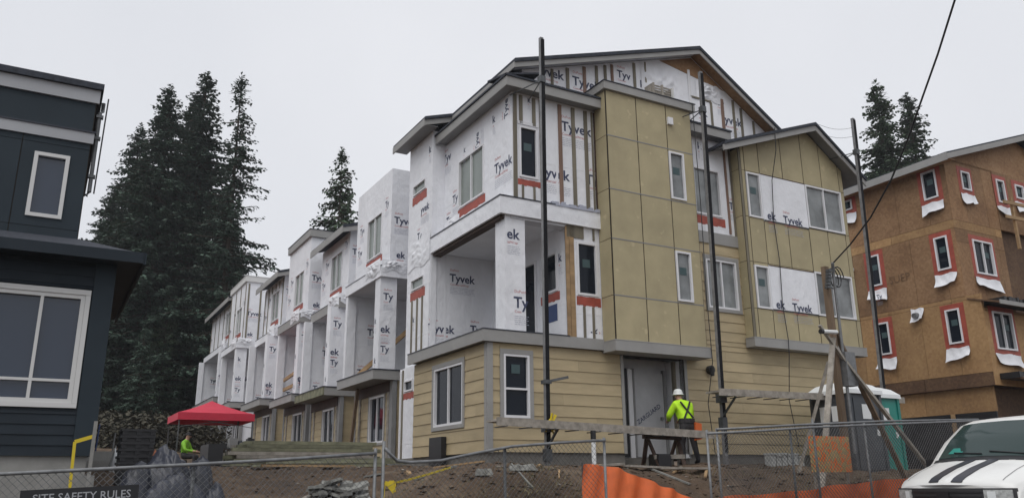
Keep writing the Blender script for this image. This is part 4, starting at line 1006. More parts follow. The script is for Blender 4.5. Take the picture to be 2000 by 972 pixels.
g0 = ground(.77, PB)
P1 = pump_pole(.77, .84, PB, 11.72, g0 - .05, 'black and silver scaffold pole rising above the roof by the balcony corner', 2.72)
mb = MB(); mb.box(.70, .86, PB - .10, PB + .08, 3.55, 3.63); mb.beam((.8, PB - .05, 3.6), (1.15, PB - .3, 3.68), .05, .05); mb.part('jack', 'steeldk', P1)
mb = MB(); rr = random.Random(4)
for i in range(9):
    t = rr.uniform(0, 6.28); mb.beam((.8, PB - .08, 2.75 + rr.uniform(-.12, .12)), (.8 + .22 * math.cos(t), PB - .12 - .05 * rr.random(), 2.72 + .22 * math.sin(t)), .02, .035)
mb.part('caution_tape', 'yellow', P1)
P2 = pump_pole(5.66, 5.83, PB, 12.08, ground(5.7, PB) - .05, 'black scaffold pole in front of the strip between the bays', 3.5)
P3 = pump_pole(11.55, 11.87, PB, 12.05, ground(11.5, PB) - .05, 'grey scaffold pole at the right end of the khaki bay', 3.55)
def plank(a0, a1, b, z0, z1, label, mat_='woodgrey'):
    T_ = thing('scaffold_plank', label, 'plank', ((a0 + a1) / 2, b, (z0 + z1) / 2 - .07), group='scaffold planks')
    for k in (-.11, .11): MB().beam((a0, b + k, z0), (a1, b + k, z1), .20, .045).part('board', mat_, T_)
    MB().beam((a0, b - .23, z0 - .02), (a1, b - .23, z1 - .02), .025, .16).part('side_rail', mat_, T_)
    mb = MB(); n = int((a1 - a0) / .55); rr = random.Random(int(a0 * 10))
    for i in range(n): x = a0 + .2 + i * .55; z = z0 + (z1 - z0) * (x - a0) / (a1 - a0); mb.box(x, x + .04, b - .25, b + .22, z - .11, z - .09)
    mb.part('rung', 'steeldk', T_)
    return T_
plank(-.70, 4.85, PB - .32, 2.73, 2.57, 'long weathered scaffold plank across the low white window')
plank(5.1, 11.7, PB - .32, 3.54, 3.60, 'speckled scaffold plank across the siding right of the entrance')
T_ = thing('sawhorse', 'reddish stained sawhorse in front of the entrance door', 'sawhorse', (3.9, -1.25, ground(3.9, -1.25)))
zg = ground(3.9, -1.25)
MB().beam((3.2, -1.25, zg + .66), (4.25, -1.25, zg + .64), .09, .12).part('beam', 'wooddark', T_)
for x in (3.3, 4.15):
    for s in (-1, 1): MB().beam((x, -1.25, zg + .64), (x + (.08 if x < 4 else -.08), -1.25 + s * .3, zg - .03), .09, .04).part('leg', 'wooddark', T_)
MB().beam((3.3, -1.47, zg + .2), (4.15, -1.47, zg + .22), .04, .09).part('brace', 'woodgrey', T_)
mb = MB(); zg = ground(3.5, -1.3); mb.box(3.35, 3.7, -1.55, -1.2, zg, zg + .26); mb.box(3.36, 3.69, -1.54, -1.21, zg + .26, zg + .3); mb.single('tool_crate', 'black', 'small dark crate on the ground under the sawhorse', 'crate', (3.5, -1.35, zg))
# pipe stub with black cap
p = B(1160, 890, 'b', -2.0); zg = ground(p[0], -2.0)
T_ = thing('standpipe', 'white plastic pipe stub with black cap standing on the bank', 'pipe', (p[0], -2., zg))
MB().tube([(p[0], -2, zg - .05), (p[0], -2, zg + .55)], .045, 10).part('pipe', 'white', T_); MB().tube([(p[0], -2, zg + .55), (p[0], -2, zg + .72)], .055, 10).part('cap', 'black', T_)
# loose boards on the ground by the entrance
for i, (x0, y0, x1, y1) in enumerate(((1225, 921, 1335, 918), (1290, 945, 1385, 935), (1150, 925, 1215, 924))):
    q0, q1 = B(x0, y0, 'b', -2.6), B(x1, y1, 'b', -2.5); z0, z1 = ground(q0[0], -2.6), ground(q1[0], -2.5)
    T_ = MB().beam((q0[0], -2.6, z0 + .05), (q1[0], -2.5, z1 + .05), .18, .04)
    T_.single('loose_board', 'woodgrey', ('pale board lying in the mud just below the sawhorse', 'pale board lying on the bank beside the orange mesh', 'short board lying on the bank by the pipe stub')[i], 'board', ((q0[0] + q1[0]) / 2, -2.55, (z0 + z1) / 2))

# @@POST
# ------------------------------------------------------------------ temporary power post with props and cable
pa, pb = 6.95, -3.5; zg = ground(pa, pb)
T_ = thing('power_post', 'brown temporary power post propped by grey timber legs', 'post', (pa, pb, zg))
MB().box(pa - .065, pa + .065, pb - .06, pb + .06, zg - .1, 6.28).part('post', 'woodpost', T_)
mb = MB(); mb.tube([(pa + .15, pb - .1, zg + .6), (pa + .15, pb - .1, 6.1), (pa + .1, pb - .16, 6.35), (pa - .02, pb - .25, 6.28)], .035, 8); mb.part('conduit', 'steel', T_)
MB().box(pa + .10, pa + .42, pb - .2, pb + .02, 3.55, 4.3).part('meter_box', 'steel', T_)
for nm, p, q, w, m in (('prop', (pa - .12, pb - .1, 4.6), (pa - 1.5, pb - .5, 0), .12, 'woodgrey'), ('prop', (pa - .12, pb + .1, 4.1), (pa - .9, pb + .6, 0), .10, 'woodgrey'),
                       ('prop', (pa + .1, pb - .12, 4.15), (pa + 2.1, pb - .9, 0), .13, 'woodgrey'), ('prop', (pa + .1, pb + .0, 4.75), (pa + 2.3, pb + .3, 0), .12, 'woodpost'), ('cross_piece', (pa - .55, pb - .13, 4.85), (pa + .2, pb - .13, 4.05), .07, 'woodgrey')):
    q = (q[0], q[1], ground(q[0], q[1]) - .05) if q[2] == 0 else q
    MB().beam(p, q, w, .05).part(nm, m, T_)
mb = MB(); mb.tube([(pa - .1, pb - .2, 4.72), (pa - .55, pb - .2, 4.70)], .045, 8); mb.part('pipe_stub', 'white', T_)
mb = MB(); mb.tube([(pa - .55, pb - .2, 4.70), (pa - .63, pb - .2, 4.695)], .055, 8); mb.part('pipe_cap', 'black', T_)
mb = MB(); mb.tube([Vector((pa + .28 + .16 * math.cos(t * .5), pb - .14 + .006 * t, 6.05 + .24 * math.sin(t * .5))) for t in range(0, 40)], .014, 5); mb.part('cable_coil', 'cable', T_)
mb = MB()
for i in range(6): mb.box(pa - .2 + .02 * i, pa - .1 + .02 * i, pb - .2, pb - .1, 5.72 + .08 * i, 5.78 + .08 * i)
mb.part('insulators', 'steeldk', T_)
# overhead service cable
pts = []
for x, y, Dp in ((1618, 521, None), (1660, 478, 17.0), (1700, 425, 16.2), (1740, 352, 15.2), (1772, 275, 14.3), (1800, 195, 13.4), (1832, 105, 12.5), (1865, 0, 11.5), (1900, -120, 10.5), (1950, -300, 9.3)):
    if Dp is None: pts.append(b2w(pa + .1, pb - .16, 6.34)); continue
    d = ray(x, y); pts.append(EYE + d * (Dp / d.y))
loc = pts[0].copy(); mb = MB(); mb.tube([p - loc for p in pts], .017, 6)
o = bpy.data.objects.new('service_cable', mb.mesh('service_cable', 'cable', smooth=True)); COL.objects.link(o); o.location = loc
tag(o, 'thick black overhead cable rising steeply from the power post top', 'cable')
# two thin wires from the right pole to the khaki bay roof, and a safety rope over the panels
for i, dz in enumerate((0, -.28)):
    p, q = Vector((12.2, -.5, 11.25 + dz * .6)), Vector((11.85, PB, 11.75 + dz))
    p = Vector((10.9, -.6, 11.9 + dz)); mb = MB(); mb.tube([p + (q - p) * t + Vector((0, 0, -.12 * math.sin(math.pi * t))) for t in [k / 8 for k in range(9)]], .005, 4)
    mb.single('thin_wire', 'cable', 'thin wire strung from the grey pole to the khaki bay roof', 'wire', tuple(q), group='thin wires at the grey pole')
mb = MB(); rp = [(8.95, -.72, 11.3), (8.93, -.70, 10.6), (8.98, -.40, 9.8), (8.93, -.36, 8.6), (9.0, -.36, 7.4), (8.94, -.36, 6.2), (8.97, -.41, 5.2), (8.93, -.42, 4.8), (9.0, -.2, 3.6), (9.02, -.35, 2.4)]
mb.tube([(x, y, z) for x, y, z in rp], .012, 5); mb.single('safety_rope', 'cable', 'dark rope hanging from the roof down across the right khaki bay', 'rope', rp[-1])
mb = MB(); mb.tube([(5.96, -.62, 11.4), (5.99, -.62, 8.6), (5.97, -.60, 6.0), (6.0, -.60, 4.4), (6.03, -.3, 3.4), (6.05, -.4, 2.2)], .011, 5); mb.single('hanging_cord', 'cable', 'dark cord hanging down the right edge of the left khaki bay', 'cord', (6.05, -.4, 2.2))
# slatted wooden crate on top of the left bay
T_ = thing('slatted_crate', 'small slatted wooden crate resting on the parapet of the left bay', 'crate', (5.05, -.35, 11.43))
for x in (4.72, 5.02, 5.38): MB().box(x, x + .05, -.52, -.46, 11.43, 11.80).part('stile', 'offwhite' if x > 5.3 else 'woodgrey', T_)
for i in range(5): MB().box(4.72, 5.43, -.46, -.44, 11.46 + i * .07, 11.50 + i * .07).part('slat', 'woodgrey', T_)
MB().box(4.72, 5.43, -.20, -.16, 11.43, 11.8).part('back_board', 'woodgrey', T_); MB().box(4.72, 4.76, -.44, -.2, 11.43, 11.8).part('side_board', 'woodgrey', T_); MB().box(5.39, 5.43, -.44, -.2, 11.43, 11.8).part('side_board', 'woodgrey', T_)

# @@FENCE
# ------------------------------------------------------------------ chain-link fence panels
def interp(P, a):
    for (x0, z0), (x1, z1) in zip(P[:-1], P[1:]):
        if a <= x1: return z0 + (z1 - z0) * (a - x0) / (x1 - x0)
    return P[-1][1]
def fence(rail, posts, b, label, bend=0, wire=.0029, pitch=.075):
    a0, a1 = rail[0][0], rail[-1][0]
    Fp = thing('fence_panel', label, 'fence', (a0, b, ground(a0, b)), group='chain-link fence panels')
    MB().tube([(a, b, z) for a, z in rail], .021, 8).part('top_rail', 'steel', Fp, smooth=True)
    for pa_, ex in posts:
        MB().tube([(pa_, b + .03, ground(pa_, b) - .1), (pa_, b + .03, interp(rail, pa_) + ex)], .021, 8).part('post', 'steeldk' if ex <= 0 else 'steel', Fp, smooth=True)
    mb = MB(); L = a1 - a0; Hh = 1.6; n = int((L + Hh) / pitch)
    for sgn in (1, -1):
        for i in range(n):
            s0 = i * pitch - Hh; pts_ = []
            for t in [k / 8 for k in range(9)]:
                s = s0 + Hh * t
                if 0 <= s <= L:
                    a = a0 + (s if sgn > 0 else L - s); zt = interp(rail, a); zb = max(ground(a, b) + .03, zt - 1.7)
                    pts_.append((a, b + .003 * sgn, zb + (zt - zb) * t))
            if len(pts_) > 1: mb.tube(pts_, wire, 3, cap=False)
    mb.part('wire_mesh', 'steel', Fp, kind='stuff', fix=False)
    return Fp
def fpx(x, y, b=-5.9): q = B(x, y, 'b', b); return (q[0], q[2])
fence([(-12.5, 1.52), fpx(0, 925), fpx(180, 916), fpx(380, 906), fpx(560, 896), fpx(735, 884)], [(-12.4, .02), (-9.6, -.02), (fpx(380, 906)[0], -.03), (fpx(735, 885)[0], .06)], -5.9, 'long straight chain-link panel with pale top rail before the tarp heap')
fence([fpx(752, 874), fpx(762, 886), fpx(776, 899), fpx(800, 902), fpx(860, 899), fpx(930, 884), fpx(1000, 871), fpx(1090, 864), fpx(1182, 859)], [(fpx(751, 880)[0], .08), (fpx(988, 873)[0], -.02), (fpx(1182, 859)[0], .04)], -5.9, 'sagging chain-link panel with bent top rail before the dirt mound')
fence([fpx(1382, 846), fpx(1480, 841), fpx(1580, 834), fpx(1700, 829), fpx(1805, 825), fpx(1990, 818)], [(fpx(1383, 846)[0], .06), (fpx(1545, 836)[0], -.02), (fpx(1690, 829)[0], .04), (fpx(1985, 818)[0], .03)], -5.9, 'chain-link panel before the power post and portable toilets')
fence([fpx(1400, 838, -5.6), fpx(1560, 829, -5.6), fpx(1720, 822, -5.6), (8.5, fpx(1720, 822, -5.6)[1] + .12)], [(fpx(1402, 838, -5.6)[0], .02), (fpx(1590, 828, -5.6)[0], .10), (8.45, .02)], -5.6, 'second chain-link panel standing close behind the painted board')
# orange safety mesh
def mesh_net(pts, b, h, label, drop=None):
    vs = []; fs = []; nu = 44; nv = 10; a0, a1 = pts[0][0], pts[-1][0]
    for j in range(nv + 1):
        for i in range(nu + 1):
            t = i / nu; a = a0 + (a1 - a0) * t; zt = interp(pts, a); v = j / nv
            vs.append((a, b + .05 * math.sin(t * 19 + v * 2) * (.4 + v * .6) + .04 * math.sin(t * 47 + v * 5), zt - v * h + .015 * math.sin(t * 31 + v * 3)))
    for j in range(nv):
        for i in range(nu): q = j * (nu + 1) + i; fs.append((q, q + nu + 1, q + nu + 2, q + 1))
    k = len(vs); vs += [(x, y + .004, z) for x, y, z in vs]; fs += [tuple(k + i for i in reversed(f)) for f in fs]
    T_ = thing('safety_mesh', label, 'mesh barrier', (a0, b, max(ground(a0, b), interp(pts, a0) - h)), group='orange safety mesh barriers')
    MB().add(vs, fs).part('mesh_sheet', 'orange', T_, smooth=True, fix=False)
    for a in (a0 + .02, (a0 + a1) / 2, a1 - .02): MB().tube([(a, b + .07, ground(a, b) - .1), (a, b + .07, interp(pts, a) + .03)], .012, 6).part('stake', 'steeldk', T_)
nb_ = -5.5
mesh_net([fpx(1140, 906, nb_), fpx(1190, 909, nb_), fpx(1240, 926, nb_), fpx(1300, 950, nb_), fpx(1360, 974, nb_), fpx(1400, 985, nb_)], nb_, 1.0, 'sagging orange safety mesh tied to the bent fence end')
mesh_net([fpx(1395, 975, nb_), fpx(1440, 966, nb_), fpx(1520, 962, nb_), fpx(1600, 952, nb_), fpx(1680, 941, nb_), fpx(1760, 933, nb_), (7.5, fpx(1760, 933, nb_)[1] + .12)], nb_, .9, 'low orange safety mesh running behind the white van')
# spray-painted board on a stake
T_ = thing('painted_board', 'square strand board sprayed with orange paint behind the fence', 'board', (3.6, -5.3, ground(3.6, -5.3)))
def spray():
    m = osb('sprayed_osb', (.34, .26, .11), (.42, .32, .14), (.50, .38, .17)); n = m.node_tree.nodes; L = m.node_tree.links; p = n['Principled BSDF']
    src = p.inputs['Base Color'].links[0].from_socket
    t = n.new('ShaderNodeTexCoord'); w = n.new('ShaderNodeTexNoise'); w.inputs['Scale'].default_value = 8; w.inputs['Detail'].default_value = 2; w.inputs['Distortion'].default_value = 1.6
    L.new(t.outputs['Object'], w.inputs['Vector'])
    r = n.new('ShaderNodeValToRGB'); r.color_ramp.elements[0].position = .49; r.color_ramp.elements[1].position = .55; L.new(w.outputs['Fac'], r.inputs['Fac'])
    mx_ = n.new('ShaderNodeMix'); mx_.data_type = 'RGBA'; L.new(r.outputs[0], mx_.inputs['Factor']); L.new(src, mx_.inputs['A']); mx_.inputs['B'].default_value = (.88, .20, .03, 1)
    L.new(mx_.outputs['Result'], p.inputs['Base Color']); return m
M['spray'] = spray()
q0, q1 = B(1578, 850, 'b', -5.3), B(1664, 921, 'b', -5.3)
MB().box(q0[0], q1[0], -5.312, -5.30, q1[2], q0[2]).part('board', 'spray', T_)
for a in (q0[0] + .08, q1[0] - .12): MB().box(a, a + .045, -5.298, -5.26, ground(a, -5.3) - .1, q0[2] - .1).part('stake', 'woodgrey', T_)
# black rules sign on the left fence
T_ = thing('rules_sign', 'black sign with white safety lettering hung on the fence', 'sign', (fpx(150, 960)[0], -5.95, 1.1))
q0, q1, q2 = fpx(40, 957, -5.95), fpx(272, 945, -5.95), fpx(40, 972, -5.95)
MB().add([(q0[0], -5.95, q0[1]), (q1[0], -5.95, q1[1]), (q1[0] + .02, -5.95, q1[1] - .9), (q0[0] + .02, -5.95, q0[1] - .9), (q0[0], -5.935, q0[1]), (q1[0], -5.935, q1[1]), (q1[0] + .02, -5.935, q1[1] - .9), (q0[0] + .02, -5.935, q0[1] - .9)],
         [(0, 3, 2, 1), (4, 5, 6, 7), (0, 1, 5, 4), (1, 2, 6, 5), (2, 3, 7, 6), (3, 0, 4, 7)]).part('board', 'black', T_)
me = text_mesh([('SITE SAFETY RULES', .13, 0, 0, 0, 'LEFT', .001)], 'sign_lettering'); me.materials.append(M['silver'])
o = bpy.data.objects.new('sign_lettering', me); COL.objects.link(o); o.parent = T_
p0 = fpx(62, 981, -5.955); tl = math.atan2(q1[1] - q0[1], q1[0] - q0[0])
wd_ = me.vertices and (max(v.co.x for v in me.vertices)); s_ = (fpx(255, 973, -5.955)[0] - p0[0]) / wd_
o.location = Vector((p0[0], -5.954, p0[1])) - ORG[T_.name]; o.rotation_euler = (R_(90), -tl, 0); o.scale = (s_, s_ * 1.05, 1)
# @@HEAPS
# ------------------------------------------------------------------ heaps and stacks on the site
def heap(a, b, ra, rb, h, seed, nu=40, nv=18, fold=.10):
    mb = MB(); z0 = ground(a, b) - .12; vs = []
    for j in range(nv + 1):
        r = j / nv
        for i in range(nu):
            t = 2 * math.pi * i / nu
            p = Vector((math.cos(t) * r * 1.6 + seed, math.sin(t) * r * 1.6, seed * .7))
            q = 1 + .22 * noise.noise(p * .9)
            f = fold * (noise.noise(p * 2.6) + .6 * noise.noise(p * 5.5) + .4 * (1 - 2 * abs(noise.noise(p * 3.3 + Vector((9, 0, 0))))))
            zz_ = h * (1 - r ** 3.2) * (1 + .3 * min(1, r * 2) * noise.noise(p * .8 + Vector((0, 4, 0)))) + min(1, .25 + r * 1.6) * (f * 1.3 * (1 - .4 * r) + .06 * abs(noise.noise(p * 7.5)))
            aa_, bb_ = a + ra * r * q * math.cos(t), b + rb * r * q * math.sin(t)
            vs.append((aa_, bb_, max(z0 + max(zz_, .02), ground(aa_, bb_) + .015 if r < .98 else ground(aa_, bb_) - .03)))
    fs = [(j * nu + i, j * nu + (i + 1) % nu, (j + 1) * nu + (i + 1) % nu, (j + 1) * nu + i) for j in range(1, nv) for i in range(nu)] + [(0, nu + i, nu + (i + 1) % nu) for i in range(nu)]
    return mb.add(vs, fs)
def drape(a0, a1, b0, b1, bumps, fold, seed, n=64):
    "a sheet thrown over rounded lumps, with creases"
    vs = []; fs = []
    for j in range(n + 1):
        for i in range(n + 1):
            u, v = i / n, j / n; a, b = a0 + (a1 - a0) * u, b0 + (b1 - b0) * v
            h = max(hh * math.exp(-(((a - ca_) / sa) ** 2 + ((b - cb_) / sb) ** 2) ** 1.7) for ca_, cb_, sa, sb, hh in bumps)
            q = Vector((a * 4.2 + b * 1.5 + seed, b * 1.3 - a * .6, seed)); w = Vector((a * 1.3, b * 1.3, seed * 2))
            cr_ = (.45 - abs(noise.noise(q + Vector((noise.noise(w), noise.noise(w * 1.7), 0)) * 1.5)) * 1.5) + .5 * (.4 - abs(noise.noise(q * 2.3)) * 1.4) + .25 * (.4 - abs(noise.noise(q * 5)) * 1.4)
            e = min(1, h * 3); r = max(abs(u * 2 - 1), abs(v * 2 - 1)) + .25 * noise.noise(q * .7)
            z = ground(a, b) + .02 + h + fold * cr_ * e
            if r > .93: z = ground(a, b) - .05 if r > 1 else ground(a, b) + .01
            vs.append((a + .05 * noise.noise(q * 1.4) * e, b + .05 * noise.noise(q * 1.4 + Vector((5, 0, 0))) * e, z))
    for j in range(n):
        for i in range(n): q = j * (n + 1) + i; fs.append((q, q + 1, q + n + 2, q + n + 1))
    return MB().add(vs, fs)
p = B(330, 930, 'b', -3.0)
zt_ = lambda da, db, z: z - ground(p[0] + da, -3.0 + db)
drape(p[0] - .95, p[0] + .85, -3.8, -2.2, [(p[0] - .02, -2.95, .42, .42, zt_(0, 0, 1.98)), (p[0] + .42, -2.85, .24, .3, zt_(.4, .2, 1.86)), (p[0] - .40, -3.1, .28, .3, zt_(-.4, -.2, 1.72)), (p[0] + .05, -3.45, .5, .2, zt_(.1, -.4, 1.62)), (p[0] + .55, -3.4, .25, .2, zt_(.5, -.4, 1.5))], .17, 2., n=90).single('tarp_heap', 'tarp', 'crumpled slate-blue tarp heaped behind the fence', 'tarp', (p[0], -3.0, ground(p[0], -3)), smooth=True)
p = B(383, 950, 'b', -3.4)
heap(p[0], -3.5, .40, .4, .40, 7.0, fold=.12).single('plastic_sheet', 'tarplt', 'pale grey plastic sheet folded at the foot of the blue tarp', 'sheet', (p[0], -3.5, ground(p[0], -3.5)), smooth=True)
# stack of black pallets
p = B(261, 905, 'b', -2.0); zg = ground(p[0], -2.0)
T_ = thing('pallet_stack', 'stack of black plastic pallets beside the blue tarp', 'pallets', (p[0], -2, zg))
MB().box(p[0] - .21, p[0] + .21, -2.27, -1.73, zg, zg + 1.08).part('core_fill', 'black', T_)  # black core added so no light shows through between the pallets
for i in range(12):
    z = zg - .05 + i * .095; o = MB().box(p[0] - .24, p[0] + .24, -2.3, -1.7, z + .05, z + .085).part('pallet', 'black', T_)
    for k in (-.22, -.03, .16): MB().box(p[0] + k, p[0] + k + .07, -2.29, -1.71, z, z + .05).part('runner', 'black', o)
# lumber stack
T_ = thing('lumber_stack', 'low stack of long mossy green boards before the townhouse row', 'lumber', (-3.2, 3.2, ground(-3.2, 3.2)))
rr = random.Random(21); zg = ground(-3.2, 3.2)
for lay in range(7):
    z = zg + .03 + lay * .076
    for k in range(5):
        a0 = -4.95 + rr.uniform(-.15, .2) + .08 * lay; a1 = -1.35 + rr.uniform(-.25, .2) - .05 * lay
        MB().box(a0, a1, 2.6 + k * .24, 2.6 + k * .24 + .20, z, z + .066 + .008 * rr.random()).part('board', 'woodgreen' if rr.random() < .75 else 'woodgrey', T_)
MB().box(-5.25, -4.95, 2.6, 3.6, zg, zg + .48).part('end_cover', 'black', T_)
# a second, looser pile of rails in front
T_ = thing('lumber_stack', 'loose pile of yellowed boards in front of the mossy stack', 'lumber', (-3.0, 1.2, ground(-3, 1.2)))
zg = ground(-3, 1.2)
for i in range(12):
    a0 = -4.7 + rr.uniform(0, .5); a1 = -1.6 + rr.uniform(-.4, .3); b_ = 1.0 + .12 * (i % 5); z = zg + .05 + .055 * (i // 4)
    MB().beam((a0, b_, z), (a1, b_ + rr.uniform(-.1, .1), z + rr.uniform(-.02, .03)), .10, .045).part('board', 'wood' if i % 4 == 0 else 'woodgreen', T_)
# broken slabs
T_ = thing('slab_pile', 'pile of broken grey slabs lying on the dirt by the lumber', 'rubble', B(655, 940, 'b', -2.2)[:2] + (ground(B(655, 940, 'b', -2.2)[0], -2.2),))
ca = B(655, 940, 'b', -2.2)[0]
for i in range(34):
    a = ca + rr.gauss(0, .28); b_ = -2.3 + rr.gauss(0, .25); s = rr.uniform(.10, .24); k = max(0, 1 - ((a - ca) / .5) ** 2 - ((b_ + 2.3) / .5) ** 2)
    z = ground(a, b_) + .02 + .26 * k * rr.random(); n = rr.randint(4, 6); t0 = rr.uniform(0, 6); tilt = Matrix.Rotation(rr.uniform(-.4, .4), 3, 'X') @ Matrix.Rotation(rr.uniform(-.4, .4), 3, 'Y')
    ring = [Vector((s * rr.uniform(.6, 1.1) * math.cos(t0 + 6.283 * j / n), s * rr.uniform(.6, 1.1) * math.sin(t0 + 6.283 * j / n), 0)) for j in range(n)]
    c_ = Vector((a, b_, z)); vs = [c_ + tilt @ v for v in ring] + [c_ + tilt @ (v + Vector((0, 0, .045))) for v in ring]
    MB().add(vs, [tuple(range(n)), tuple(range(2 * n - 1, n - 1, -1))] + [(j, (j + 1) % n, (j + 1) % n + n, j + n) for j in range(n)]).part('slab', 'rubble', T_)
for i, (x, y, s) in enumerate(((1022, 928, .34), (1010, 942, .22), (945, 922, .20))):
    q = B(x, y, 'b', -3.2); z = ground(q[0], -3.2); n = 11
    ring = [Vector((s * rr.uniform(.7, 1.1) * math.cos(6.283 * j / n), .7 * s * rr.uniform(.7, 1.1) * math.sin(6.283 * j / n), 0)) for j in range(n)]
    vs = [Vector((q[0], -3.2, z - .02)) + v for v in ring] + [Vector((q[0], -3.2, z + .03)) + v * rr.uniform(.6, .9) + Vector((0, 0, .07 * rr.random())) for v in ring]
    MB().add(vs, [tuple(range(n)), tuple(range(2 * n - 1, n - 1, -1))] + [(j, (j + 1) % n, (j + 1) % n + n, j + n) for j in range(n)]).single('flat_stone', 'rubble', ('largest flat grey stone on the dirt mound behind the sagging fence', 'small flat stone just below the largest one on the mound', 'dark flat stone at the crest of the dirt mound')[i], 'stone', (q[0], -3.2, z))
for i in range(26):
    a = rr.uniform(-6, 8); b_ = rr.uniform(-5.2, -2.2) if a > -.5 else rr.uniform(-5.2, -.5); z = ground(a, b_); t = rr.uniform(0, 3.14); l = rr.uniform(.12, .55); w = rr.uniform(.03, .10)
    c_, s_ = math.cos(t) * l, math.sin(t) * l
    mb = MB().beam((a - c_, b_ - s_, ground(a - c_, b_ - s_) + .03), (a + c_, b_ + s_, ground(a + c_, b_ + s_) + .035), w, .03)
    mb.single('scrap_board', ('woodgrey', 'wood', 'rubble')[i % 3], 'scrap of board lying half sunk in the muddy bank', 'scrap', (a, b_, z), group='scraps on the muddy bank')
# caution tape along the sagging fence and on the yellow rail by the dark house
def ribbon(pts, w, n=1):
    mb = MB()
    for p, q in zip(pts[:-1], pts[1:]): mb.beam(p, q, .006, w)
    return mb
q = [B(x, y, 'b', b_) for x, y, b_ in ((748, 945, -5.8), (790, 938, -5.3), (830, 927, -4.8), (880, 912, -4.2))]
mb = ribbon([(x[0], x[1], max(x[2], ground(x[0], x[1]) + .03)) for x in q], .026)
for i in range(7): mb.beam((q[0][0] + .02 * i, -5.86, q[0][2] + .02), (q[0][0] + .1 + .03 * rr.random(), -5.88, q[0][2] + rr.uniform(-.12, .05)), .01, .05)
mb.beam((q[0][0], -5.86, q[0][2]), (q[0][0] - .03, -5.87, q[0][2] - .35), .006, .04)
mb.single('caution_tape', 'yellow', 'yellow caution tape knotted to the fence post and trailing up the dirt', 'tape', (q[0][0], -5.85, ground(q[0][0], -5.85)))
T_ = thing('yellow_rail', 'post and rail wrapped in yellow tape at the dark house corner', 'rail', (-7.62, -3.1, ground(-7.62, -3.1)))
p0, p1, p2 = B(146, 862, 'b', -3.1), B(141, 935, 'b', -3.1), B(184, 851, 'b', -3.1)
MB().beam((p1[0], -3.1, ground(p1[0], -3.1) - .1), (p0[0], -3.1, p0[2]), .038, .038).part('post', 'yellow', T_)
MB().beam((p0[0], -3.1, p0[2]), (p2[0], -3.1, p2[2]), .03, .05).part('rail', 'yellow', T_)
MB().beam((p2[0], -3.1, p2[2] + .2), (p2[0] - .01, -3.1, ground(p2[0], -3.1)), .045, .045).part('post', 'conc', T_)
p = B(176, 935, 'b', -3.3); heap(p[0], -3.3, .15, .12, .14, 31., 14, 6, .2).single('tape_tangle', 'yellow', 'tangle of yellow tape on the ground near the rules sign', 'tape', (p[0], -3.3, ground(p[0], -3.3)))
# concrete kerb blocks and white sack beyond the dark house
p = B(208, 884, 'b', 2.0); z = ground(p[0], 2.0)
MB().box(p[0] - .7, p[0] + .5, 1.8, 2.3, z - .05, z + .16).box(p[0] - .6, p[0] + .55, 1.9, 2.5, z + .162, z + .34).single('concrete_blocks', 'conc', 'low stack of long concrete blocks beside the dark house', 'blocks', (p[0], 2, z))
p = B(233, 890, 'b', 1.2); heap(p[0], 1.2, .20, .2, .34, 17., 20, 8, .2).single('white_sack', 'white', 'small white sack leaning by the black pallets', 'sack', (p[0], 1.2, ground(p[0], 1.2)), smooth=True)
p = B(228, 870, 'b', 2.8); z = ground(p[0], 2.8)
MB().prism([(p[0] - .3, z), (p[0] + .35, z), (p[0] + .35, z + .55)], 'b', 2.6, 3.0).single('foam_wedge', 'offwhite', 'white slanted sheet propped behind the concrete blocks', 'sheet', (p[0], 2.8, z))
for x, h in ((185, .9), (218, .75)):
    q = B(x, 880, 'b', 3.4); z = ground(q[0], 3.4); MB().tube([(q[0], 3.4, z - .05), (q[0] + .03, 3.4, z + h)], .016, 6).single('marker_stake', 'steel' if x > 200 else 'bluelabel', 'thin grey stake behind the concrete blocks' if x > 200 else 'blue stake at the dark house corner', 'stake', (q[0], 3.4, z))
# upright strip standing in for the orange-brown dirt bank by the wood
vs = []; fs = []
for i in range(25):
    t = i / 24; d = ray(262 + 80 * t, 834 - 20 * t); P = EYE + d * (40 / d.y) - Vector((OX, OY, 0)); a, b_ = P.dot(BU), P.dot(BV)
    zb = ground(a, b_); vs += [(a, b_, zb), (a, b_ + .05 * math.sin(i), zb + .45 + .08 * math.sin(i * 1.9)), (a, b_ + .03, zb), (a, b_ + .03 + .05 * math.sin(i), zb + .45 + .08 * math.sin(i * 1.9))]
for i in range(24): k = i * 4; fs += [(k, k + 4, k + 5, k + 1), (k + 2, k + 3, k + 7, k + 6), (k + 1, k + 5, k + 7, k + 3)]
mb = MB().add(vs, fs); mb.single('bank_strip', 'silt', 'low strip standing in for the orange-brown bank at the edge of the dark wood', 'mesh barrier', vs[0])

for i in range(6):
    x = 1506 + 11 * i; q = B(x, 913, 'b', -1.7); z = ground(q[0], -1.7)
    T_ = thing('block', 'pale concrete block in the short row along the foundation', 'block', (q[0], -1.7, z), group='pale blocks along the foundation')
    MB().box(q[0] - .075, q[0] + .075, -1.8, -1.6, z - .03, z + .24 - .03 * (i % 2)).part('web', 'stoneblock', T_)
    MB().box(q[0] - .085, q[0] + .085, -1.82, -1.58, z + .24 - .03 * (i % 2), z + .28 - .03 * (i % 2)).part('lip', 'stoneblock', T_)
